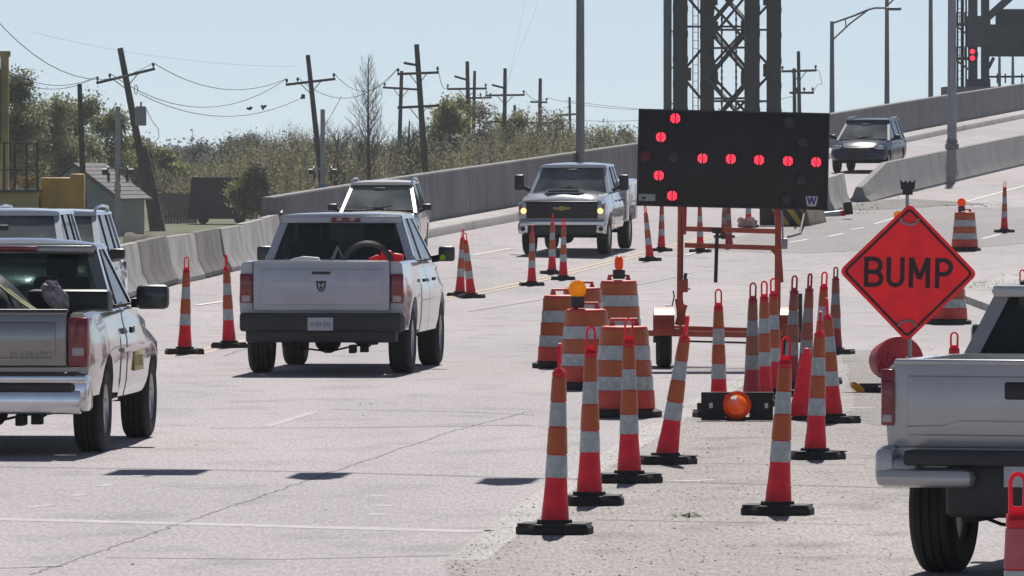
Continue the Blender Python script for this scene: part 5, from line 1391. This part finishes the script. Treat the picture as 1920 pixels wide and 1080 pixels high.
k_ = .085; c = Vector(((601.5-960)/F*88.6, 88.6, 0)); place(root, c, k_)
RAM = root
def in_bed(x, y, z): return c+Matrix.Rotation(-math.atan(k_), 3, 'Z') @ Vector((x, y, z))
mb = MB()
for r_, dz in ((.30, 0), (.285, .02), (.29, -.03)): mb.tube([(r_*math.cos(a), dz, r_*math.sin(a)) for a in np.linspace(0, 2*math.pi, 25)], .03, 6, cap=False)
tag(mb.build('hose_coil', M_trim, loc=in_bed(.50, .55, 1.27)), 'coiled dark hose standing in the bed of the white crew pickup', 'hose')
mb = MB()
for i, (x, z, s_) in enumerate(((-.10, 0, .10), (.05, .01, .12), (.18, .02, .11), (.28, 0, .08))): mb.box((x, .02*i, z), (.14, .14, s_), bev=.03, M=Matrix.Rotation(.3*i-.4, 4, 'Y'))
tag(mb.build('red_bag', M_signr, loc=in_bed(.66, .75, 1.40)), 'crumpled red bag beside the hose coil in the white crew pickup', 'bag')
mb = MB(); mb.prism([(-.22, 0), (.2, 0), (.17, .06), (-.02, .075), (-.16, .04)], (0, .5))
tag(mb.build('paper_sack', M_paper, loc=in_bed(-.25, .4, 1.33)), 'white sack lying on the load in the white crew pickup', 'sack')
mb = MB(); mb.tube([(0, 0, 0), (.08, .1, .27)], .014, 6); mb.tube([(.2, .05, 0), (.08, .1, .27), (-.05, .2, .02)], .012, 6)
tag(mb.build('wire_stand', M_galv, loc=in_bed(.02, .9, 1.25)), 'thin metal stand poking up from the white crew pickup bed', 'stand')
mb = MB(); mb.box((0, 0, 0), (1.4, 1.2, .36), bev=.05); tag(mb.build('bed_crate', M_trim, loc=in_bed(0, 1.1, 1.05)), 'dark crate filling the bed of the white crew pickup', 'crate')
# ---------------- silver pickup at the picture edge (going away)
root = thing('pickup_truck', 'silver two-door pickup with a tarped load and a yellow door placard', 'pickup truck')
RY, FY, Rt = 1.24, 4.62, .375
bst = [(.10, .50, 1.22, .93, .96, .945, 0), (.35, .46, 1.235, .95, .985, .955, 0), (1.3, .46, 1.24, .965, .995, .955, 0), (2.13, .44, 1.235, .96, .985, .95, 0)]
loft_body('bed', bst, M_spaint, root, [(RY, .385, .46)], [((-.80, -.2, .76), (.80, 2.05, 1.9))])
cst = [(2.15, .40, 1.24, .95, .99, .94, 0), (3.0, .40, 1.24, .955, .995, .94, 0), (3.75, .40, 1.22, .955, .99, .935, .02), (4.2, .42, 1.17, .95, .99, .90, .05), (5.0, .42, 1.10, .93, .975, .86, .06), (5.4, .46, 1.02, .84, .90, .78, .03)]
loft_body('body', cst, M_spaint, root, [(FY, .385, .46)])
for s in (-1, 1):
    d_ = door_panel(root, cst, 2.55, 3.85, s, M_spaint)
    mb = MB(); mb.box((s*1.012, 2.72, 1.03), (.035, .18, .06), bev=.012); mb.build('door_handle', M_plas, d_)
    if s > 0:
        mb = MB(); mb.box((1.005, 3.28, .74), (.012, .66, .17), bev=.003); pl = mb.build('door_placard', M_ysign, d_)
        for y, ww, m in ((3.03, .10, M_hvy2), (3.20, .12, M_hvy2), (3.29, .03, M_trim), (3.45, .16, M_hvy2)):
            mb = MB(); mb.box((1.013, y, .745), (.006, ww, .10)); mb.build('placard_block', m, pl, smooth=0)
    mb = MB(); mb.bar((s*1.0, 2.2, .86), (s*.998, 4.05, .86), .02, .035); mb.build('side_moulding', M_spaint, root)
greenhouse(root, M_spaint, None, M_glass2, M_glass, M_glass, 2.20, 2.36, 2.98, 3.72, 1.235, 1.80, .90, .74, [(2.62, 2.64)], cr=.045, pr=.14, ps=.05)
mb = MB(); mb.box((0, 2.31, 1.745), (1.44, .10, .075), bev=.015); mb.build('roof_header', M_spaint, root)
mb = MB(); mb.box((0.02, 2.25, 1.752), (.42, .05, .045), bev=.012); bl = mb.build('brake_light', M_tail, root)
tg = tailgate(root, .77, .765, 1.245, M_spaint)
mb = MB(); mb.box((0, .07, 1.245), (1.56, .12, .03), bev=.01); mb.build('tailgate_cap', M_trim, tg)
mb = MB(); mb.box((0, .03, 1.12), (.30, .03, .10), bev=.02); mb.build('tailgate_handle', M_trim, tg)
text_mesh('tailgate_lettering', 'SILVERADO', .085, pm('faint_letters', (.24, .235, .22), .45, .4), tg, Matrix.Translation((.47, .028, .865)) @ FACE, .004, .85)
for s in (-1, 1):
    o = taillamp(root, s*.868, .06, (.765, 1.19), .17, [(.97, 1.17, M_tail2, -s*.045, .06), (.86, .935, M_tailw, .0, .10), (.98, 1.15, M_tail, s*.03, .07)])
    mb = MB(); mb.box((s*.935, .17, .98), (.05, .20, .42), bev=.02); mb.build('lamp_wrap', M_tail, o)
mb = MB(); mb.box((0, .05, .665), (1.90, .22, .075), bev=.012); mb.box((0, .05, .465), (1.80, .16, .20), bev=.012)
for s in (-1, 1): mb.box((s*.885, .18, .545), (.15, .40, .33), bev=.035)
mb.build('bumper', M_chrome, root)
mb = MB(); mb.box((0, .03, .706), (1.72, .2, .03), bev=.008); mb.box((0, .0, .595), (1.66, .16, .06), bev=.01); mb.build('bumper_step', M_trim, root)
licence(root, 0, -.04, .50, '')
mb = MB(); mb.box((.0, .02, .36), (.10, .25, .10), bev=.01); mb.tube([(.0, -.12, .36), (.0, .0, .36)], .03, 8); mb.build('tow_hitch', M_under, root)
for s in (-1, 1): mirror(root, s, (s*1.13, 3.3, 1.31), (.29, .15, .22), M_plas, (s*.94, 3.45, 1.25))
seats(root, (2.62,), 1.20); dash(root, 3.45, 1.20, .85)
underbody(root, .3, 5.1, (RY, FY), Rt); four_wheels(root, (RY, FY), Rt, .26, .215, .975)
k_ = .069; c = Vector(((166-960)/219.5-.96, F/219.5, 0)); place(root, c, k_)
def in_bed(x, y, z): return c+Matrix.Rotation(-math.atan(k_), 3, 'Z') @ Vector((x, y, z))
mb = MB(); n = 11; rows = []
for i in range(n):
    y = .35+1.5*i/(n-1); r = []
    for j in range(13):
        x = -.72+1.2*j/12; e_ = max(0, 1-abs((j-5)/7)**2.4)*max(.35, 1-abs((i-4)/8)**2)
        r.append((x, y, .95+.66*e_+random.uniform(-.02, .02)*(1+e_)))
    rows.append(r)
V = [p for r in rows for p in r]; base = len(V); V += [(x, y, .80) for x, y, z in V]
fs = [(i*13+j, i*13+j+1, (i+1)*13+j+1, (i+1)*13+j) for i in range(n-1) for j in range(12)]
fs += [(j, j+1, base+j+1, base+j) for j in range(12)]+[((n-1)*13+j, (n-1)*13+j+1, base+(n-1)*13+j+1, base+(n-1)*13+j) for j in range(12)]
mb.mesh(V, fs); ld = mb.build('tarped_load', M_tarp, loc=c, smooth=70); ld.rotation_euler = (0, 0, -math.atan(k_))
tag(ld, 'black tarped hump of cargo in the bed of the silver two-door pickup', 'load')
def hz(x):
    j = (x+.72)/1.2*12; return .95+.66*max(0, 1-abs((j-5)/7)**2.4)
for nm, y, dx in (('strap', .72, .0), ('strap', .9, -.1)):
    mb = MB(); pts = [(-.75+dx, y, 1.52), (-.4, y-.05, hz(-.4)+.02), (0, y-.12, hz(0)-.03), (.3, y-.20, 1.32), (.52, y-.28, 1.18)]
    for a, b in zip(pts, pts[1:]): mb.bar(a, b, .055, .014)
    mb.build(nm, M_strap, ld, smooth=0)
mb = MB(); mb.box((.58, 1.78, 1.27), (.72, .32, .26), bev=.04)
tb = mb.build('toolbox', M_plas, loc=c); tb.rotation_euler = (0, 0, -math.atan(k_)); tag(tb, 'black toolbox wedged beside the tarped load in the silver pickup', 'toolbox')
mb = MB()
r_ = bmesh.ops.create_icosphere(mb.bm, subdivisions=3, radius=1)
for v in r_['verts']:
    q = 1+.22*math.sin(9*v.co.x+4*v.co.z)*math.cos(7*v.co.y)+random.uniform(-.10, .10); v.co = Vector((.58+.10*v.co.x*q+.10*(-v.co.z)*.6, .75+.10*v.co.y*q, 1.36+.13*v.co.z*q))
pb_ = mb.build('plastic_sheet', pm('grey_plastic_film', (.32, .30, .31), .3, var=.5, scale=14), loc=c); pb_.rotation_euler = (0, 0, -math.atan(k_)); tag(pb_, 'crumpled grey plastic film stuffed beside the tarped load', 'plastic film')
# ---------------- light gold pickup cut by the picture edge (going away, turning)
root = thing('pickup_truck', 'light gold pickup turning away in front of the BUMP sign, cut by the frame', 'pickup truck')
RY, FY, Rt = 1.16, 4.45, .40
bst = [(.08, .62, 1.31, .88, .91, .90, 0), (.4, .58, 1.325, .91, .945, .915, 0), (1.2, .58, 1.33, .915, .95, .915, 0), (1.68, .56, 1.325, .91, .94, .91, 0)]
loft_body('bed', bst, M_tpaint, root, [(RY, .42, .50)], [((-.78, -.2, .88), (.78, 1.60, 1.95))])
cst = [(1.70, .50, 1.32, .90, .945, .89, 0), (3.3, .50, 1.31, .90, .95, .89, .0), (4.0, .5, 1.26, .90, .945, .85, .04), (4.9, .52, 1.16, .86, .92, .8, .05), (5.3, .56, 1.05, .76, .82, .7, .03)]
loft_body('body', cst, M_tpaint, root, [(FY, .42, .50)])
for s in (-1, 1):
    for y0, y1 in ((1.78, 2.65), (2.68, 3.7)):
        d_ = door_panel(root, cst, y0, y1, s, M_tpaint); mb = MB(); mb.box((s*.963, y0+.15, 1.12), (.035, .18, .045), bev=.012); mb.build('door_handle', M_tpaint, d_)
greenhouse(root, M_tpaint, None, M_glass2, M_glassd, M_glassd, 1.76, 1.98, 3.15, 3.95, 1.32, 1.75, .84, .69, [(2.66, 2.64)], cr=.05, pr=.12)
mb = MB(); mb.box((0, 1.95, 1.705), (1.38, .10, .075), bev=.015); mb.build('roof_header', M_tpaint, root)
tg = tailgate(root, .86, .80, 1.325, M_tpaint, th=.07)
mb = MB(); mb.box((0, .045, 1.145), (.36, .04, .115), bev=.02); mb.build('tailgate_handle', M_plas, tg)
mb = MB()
for a, b in (((-.78, .915), (-.55, .92)), ((-.55, .92), (-.44, .95)), ((-.44, .95), (.44, .95)), ((.44, .95), (.55, .92)), ((.55, .92), (.78, .915))): mb.bar((a[0], .033, a[1]), (b[0], .033, b[1]), .03, .022)
mb.build('tailgate_crease', M_tpaint, tg, smooth=0)
for s in (-1, 1): taillamp(root, s*.895, .04, (.93, 1.27), .085, [(1.03, 1.2, M_tail, 0, .07), (.95, 1.0, M_tailw, 0, .06)])
mb = MB(); mb.box((0, .01, .745), (1.52, .26, .09), bev=.02); mb.box((0, .06, .55), (1.05, .16, .32), bev=.03); mb.build('bumper_step', M_trim, root)
mb = MB()
for s in (-1, 1):
    mb = MB(); mb.box((s*.64, .0, .625), (.60, .24, .115), bev=.05); mb.box((s*.885, .10, .69), (.13, .40, .25), bev=.06)
    mb.box((s*.80, .03, .66), (.24, .22, .17), bev=.06)
    mb.build('bumper', M_tpaint, root)
licence(root, 0, -.082, .655, '')
for s in (-1, 1): mirror(root, s, (s*1.07, 3.4, 1.38), (.22, .14, .2), M_tpaint, (s*.9, 3.5, 1.32))
seats(root, (2.0, 2.9), 1.28); dash(root, 3.6, 1.28, .8)
underbody(root, .3, 5.0, (RY, FY), Rt); four_wheels(root, (RY, FY), Rt, .275, .22, .955)
a_ = R(17); DL = 44.6; lx = (1650-960)/F*DL
c = Vector((lx+.93*math.cos(a_), DL-.93*math.sin(a_), 0)); place(root, c, math.tan(a_))
# ---------------- white utility pickup coming down the ramp
root = thing('utility_pickup', 'white utility body pickup with lit headlamps coming down the ramp', 'pickup truck')
L = 6.2; RY, FY, Rt = 1.25, 5.2, .42
cst = [(2.42, .52, 1.42, .96, 1.0, .94, 0), (3.5, .52, 1.41, .965, 1.0, .94, 0), (4.3, .52, 1.40, .97, 1.005, .95, .03), (4.6, .54, 1.40, .97, 1.01, .95, .07), (5.5, .54, 1.36, .97, 1.015, .95, .09), (5.95, .58, 1.32, .96, 1.01, .93, .07), (6.08, .60, 1.26, .94, 1.0, .92, .02)]
loft_body('body', cst, M_wpaint, root, [(FY, .44, .53)])
for s in (-1, 1):
    for y0, y1 in ((2.50, 3.35), (3.38, 4.4)):
        d_ = door_panel(root, cst, y0, y1, s, M_wpaint); mb = MB(); mb.box((s*1.018, y0+.14, 1.2), (.035, .2, .05), bev=.012); mb.build('door_handle', M_trim, d_)
greenhouse(root, M_wpaint, None, M_glass2, M_glass, M_glassd, 2.48, 2.62, 3.98, 4.72, 1.40, 2.03, .93, .77, [(3.36, 3.3)], cr=.035, pa=.10)
loft_body('utility_body', [(.05, .62, 1.62, 1.0, 1.03, 1.02, 0), (2.36, .62, 1.62, 1.0, 1.03, 1.02, 0)], M_wpaint, root, [(RY, .44, .53)], [((-.62, -.2, .9), (.62, 2.3, 1.9))])
for s in (-1, 1):
    for y0, y1, z0, z1 in ((.12, .60, .68, 1.5), (.66, 1.86, 1.02, 1.5), (1.9, 2.32, .68, 1.5)):
        mb = MB(); mb.box((s*1.03, (y0+y1)/2, (z0+z1)/2), (.02, y1-y0, z1-z0), bev=.005); d_ = mb.build('locker_door', M_wpaint, root)
        mb = MB(); mb.box((s*1.043, (y0+y1)/2, (z0+z1)/2), (.015, .09, .05)); mb.build('locker_latch', M_chrome, d_)
mb = MB(); mb.box((0, 6.10, 1.045), (1.66, .06, .40), bev=.02); gr = mb.build('grille', M_plas, root)
for k in range(4):
    mb = MB(); mb.box((0, 6.135, .90+.085*k), (1.60, .03, .022)); mb.build('grille_bar', M_trim, gr, smooth=0)
mb = MB(); mb.prism([(-.20, 1.105), (-.06, 1.105), (-.05, 1.13), (.05, 1.13), (.06, 1.105), (.20, 1.105), (.17, 1.05), (.06, 1.05), (.05, 1.03), (-.05, 1.03), (-.06, 1.05), (-.17, 1.05)], (6.15, 6.165)); mb.build('bow_tie_emblem', pm('emblem_gold', (.35, .27, .10), .3, .6), gr)
for s in (-1, 1):
    mb = MB(); mb.box((s*.905, 6.075, 1.02), (.20, .10, .38), bev=.03); hl = mb.build('headlight', M_lens, root)
    mb = MB(); mb.lathe([(.0001, .03), (.05, .025), (.068, 0), (.068, -.02)], 14, M=Matrix.Translation((s*.885, 6.13, 1.02)) @ Matrix.Rotation(R(-90), 4, 'X')); mb.build('lamp_bulb', M_head, hl)
    mb = MB(); mb.box((s*.95, 6.085, 1.10), (.07, .1, .10), bev=.02); mb.build('turn_lamp', M_orl, hl)
mb = MB(); mb.box((0, 6.10, .745), (1.98, .18, .13), bev=.04)
for s in (-1, 1): mb.box((s*.90, 6.04, .62), (.24, .20, .28), bev=.05)
mb.build('bumper', M_chrome, root)
mb = MB(); mb.box((0, 6.06, .58), (1.58, .14, .22), bev=.03); mb.build('air_dam', M_trim, root)
for s in (-1, 1):
    mb = MB(); mb.lathe([(.0001, .01), (.055, .005), (.06, -.01)], 10, M=Matrix.Translation((s*.90, 6.145, .61)) @ Matrix.Rotation(R(-90), 4, 'X')); mb.build('fog_lamp', M_plas, root)
mb = MB(); mb.prism([(-.46, 0), (.46, 0), (.38, .075), (-.38, .075)], (5.35, 5.85), M=Matrix.Translation((0, 0, 1.425))); hs = mb.build('hood_scoop', M_wpaint, root, smooth=30)
mb = MB(); mb.box((0, 5.853, 1.465), (.70, .02, .045), bev=.006); mb.build('scoop_slot', M_plas, hs)
for s in (-1, 1):
    mb = MB(); mb.tube([(-s*.05+s*.4, 4.66, 1.47), (s*.05-.1, 4.60, 1.56)], .012, 5); mb.build('wiper', M_plas, root)
    mirror(root, s, (s*1.22, 4.35, 1.63), (.22, .12, .36), M_plas, (s*.96, 4.42, 1.45))
seats(root, (2.9, 3.6), 1.36); dash(root, 4.4, 1.38, .88)
underbody(root, .3, 5.9, (RY, FY), Rt, exhaust=False, zf=.50); four_wheels(root, (RY, FY), Rt, .27, .24, 1.0)
licence(root, 0, -.02, .8, '')
c = Vector(((1053-960)/F*171, 171, .55)); c.z = rz(c.x, 171.8)
place(root, c, .135, -1, L, .022)
# ---------------- sport utility cars
def suv(label, paint, c, k_, L=4.8, W=.95, H=1.74, belt=1.08, RY=1.0, FY=3.85, Rt=.36, rails=True, lit=False, glassf=None, pitch=0, boxy=0, group=None, hood=None, lights=True, zs=1.0):
    root = thing('sport_utility_car', label, 'car', group=group)
    hb = hood or belt-.02; fw = L-1.35+boxy*.15                           # base of the windscreen
    st = [(.05, .50, belt-.12, W-.14, W-.06, W-.10, 0), (.25, .40, belt-.02, W-.06, W-.01, W-.05, 0), (.9, .36, belt, W-.04, W, W-.04, 0), (2.4, .34, belt, W-.04, W, W-.04, 0), (fw-.1, .34, belt-.01, W-.04, W, W-.05, .0),
          (fw+.05, .36, hb, W-.05, W, W-.09, .05), (L-.75, .38, hb-.05, W-.06, W-.01, W-.11, .08), (L-.25, .40, hb-.13, W-.10, W-.05, W-.17, .07), (L-.05, .44, hb-.22, W-.22, W-.16, W-.26, .04), (L, .50, hb-.30, W-.34, W-.28, W-.36, .02)]
    loft_body('body', st, paint, root, [(RY, Rt, Rt+.07), (FY, Rt, Rt+.07)])
    greenhouse(root, paint, None, glassf or M_glass2, M_glass, M_glassd, .22, .48, fw-1.0, fw+.10, belt-.01, H, W-.055, W-.235, [(1.05, 1.15), (2.15, 2.15)], pa=.10, pr=.12, ps=.07, cr=.03)
    ym = 2.17
    for s in (-1, 1):
        for y0, y1 in ((1.28, 2.12), (2.16, min(fw-.25, 3.2))):
            d_ = door_panel(root, st, y0, y1, s, paint); mb = MB(); mb.box((s*(W+.02), y0+.16, belt-.13), (.035, .19, .045), bev=.012); mb.build('door_handle', M_chrome, d_)
        if rails:
            mb = MB(); y0, y1 = .75, fw-1.0; mb.tube([(s*(W-.26), y0, H-.02), (s*(W-.25), y0+.12, H+.055), (s*(W-.25), (y0+y1)/2, H+.075), (s*(W-.25), y1-.12, H+.055), (s*(W-.26), y1, H-.02)], .022, 8); mb.build('roof_rail', M_chrome, root)
        mirror(root, s, (s*(W+.13), fw-.33, belt+.10), (.22, .13, .15), M_plas if paint is not M_blp else paint, (s*(W-.05), fw-.25, belt+.0))
        mb = MB(); mb.box((s*(W-.24), L-.11, hb-.20), (.32, .16, .14), bev=.04); hl = mb.build('headlight', M_lens, root)
        mb = MB(); mb.box((s*(W-.09), .13, belt-.22), (.12, .18, .36), bev=.03); mb.build('tail_light', M_tail, root)
        mb = MB(); mb.tube([(s*.2, fw+.03, belt+.045), (s*.2-s*.5, fw-.06, belt+.13)], .012, 5); mb.build('wiper', M_plas, root)
    mb = MB(); mb.box((0, L-.03, hb-.30), (.86, .10, .20), bev=.03); gr = mb.build('grille', M_plas, root)
    for i in range(3):
        mb = MB(); mb.box((0, L+.025, hb-.36+.06*i), (.80, .02, .018)); mb.build('grille_bar', M_chrome if paint is not M_blp else M_trim, gr, smooth=0)
    mb = MB(); mb.box((0, L-.05, .50), (1.36, .16, .14), bev=.04); mb.build('lower_grille', M_trim, root)
    mb = MB(); mb.box((0, .04, .55), (1.5, .14, .25), bev=.05); mb.build('bumper', paint, root)
    seats(root, (1.4, 2.3), belt-.02); dash(root, fw-.2, belt-.02, .8)
    mb = MB(); mb.box((0, L/2, .38), (1.3, L-1.2, .12)); mb.build('chassis', M_under, root, smooth=0)
    four_wheels(root, (RY, FY), Rt, .23, Rt-.13, W-.02)
    place(root, c, k_, -1, L, pitch); return root
D = 166; c = Vector(((701-960)/F*D, D, 0)); c.z = rz(c.x, D)
suv('tan sport utility car with silver roof rails following behind the white crew pickup', M_tan, c, .06, L=4.75, W=.93, H=1.72, belt=1.07, pitch=.015)
D = 96; c = Vector(((-22-960)/F*D, D, 0))
suv('closest white sport utility car with sun glinting on its windscreen', M_wpaint, c, .02, L=5.0, W=.97, H=1.90, belt=1.18, FY=4.0, Rt=.39, rails=False, boxy=1)
D = 104.5; c = Vector(((57-960)/F*D, D, 0))
suv('white wagon style utility car with roof rails behind the other white one', M_wpaint, c, .04, L=4.9, W=.95, H=1.84, belt=1.14, FY=3.9, Rt=.39, boxy=1)
D = 248; c = Vector(((1607-960)/F*D, D, 0)); c.z = rz(c.x, D)
suv('dark blue sport utility car cresting the ramp beyond the median barrier', M_blp, c, .21, L=4.8, W=.96, H=1.74, belt=1.08, rails=True, pitch=.024)
HAZE = .00015
# thin air between the camera and the far bank
mb = MB(); mb.box((0, 700, 24), (2600, 1700, 56))
hm = bpy.data.materials.new('haze_air'); hm.use_nodes = True; hn = hm.node_tree; hn.nodes.remove(hn.nodes['Principled BSDF'])
hv = hn.nodes.new('ShaderNodeVolumePrincipled'); hv.inputs['Density'].default_value = HAZE; hv.inputs['Color'].default_value = (.86, .9, .95, 1); hv.inputs['Anisotropy'].default_value = .2
hn.links.new(hv.outputs[0], hn.nodes['Material Output'].inputs['Volume'])
tag(mb.build('haze', hm, smooth=0), kind='stuff')
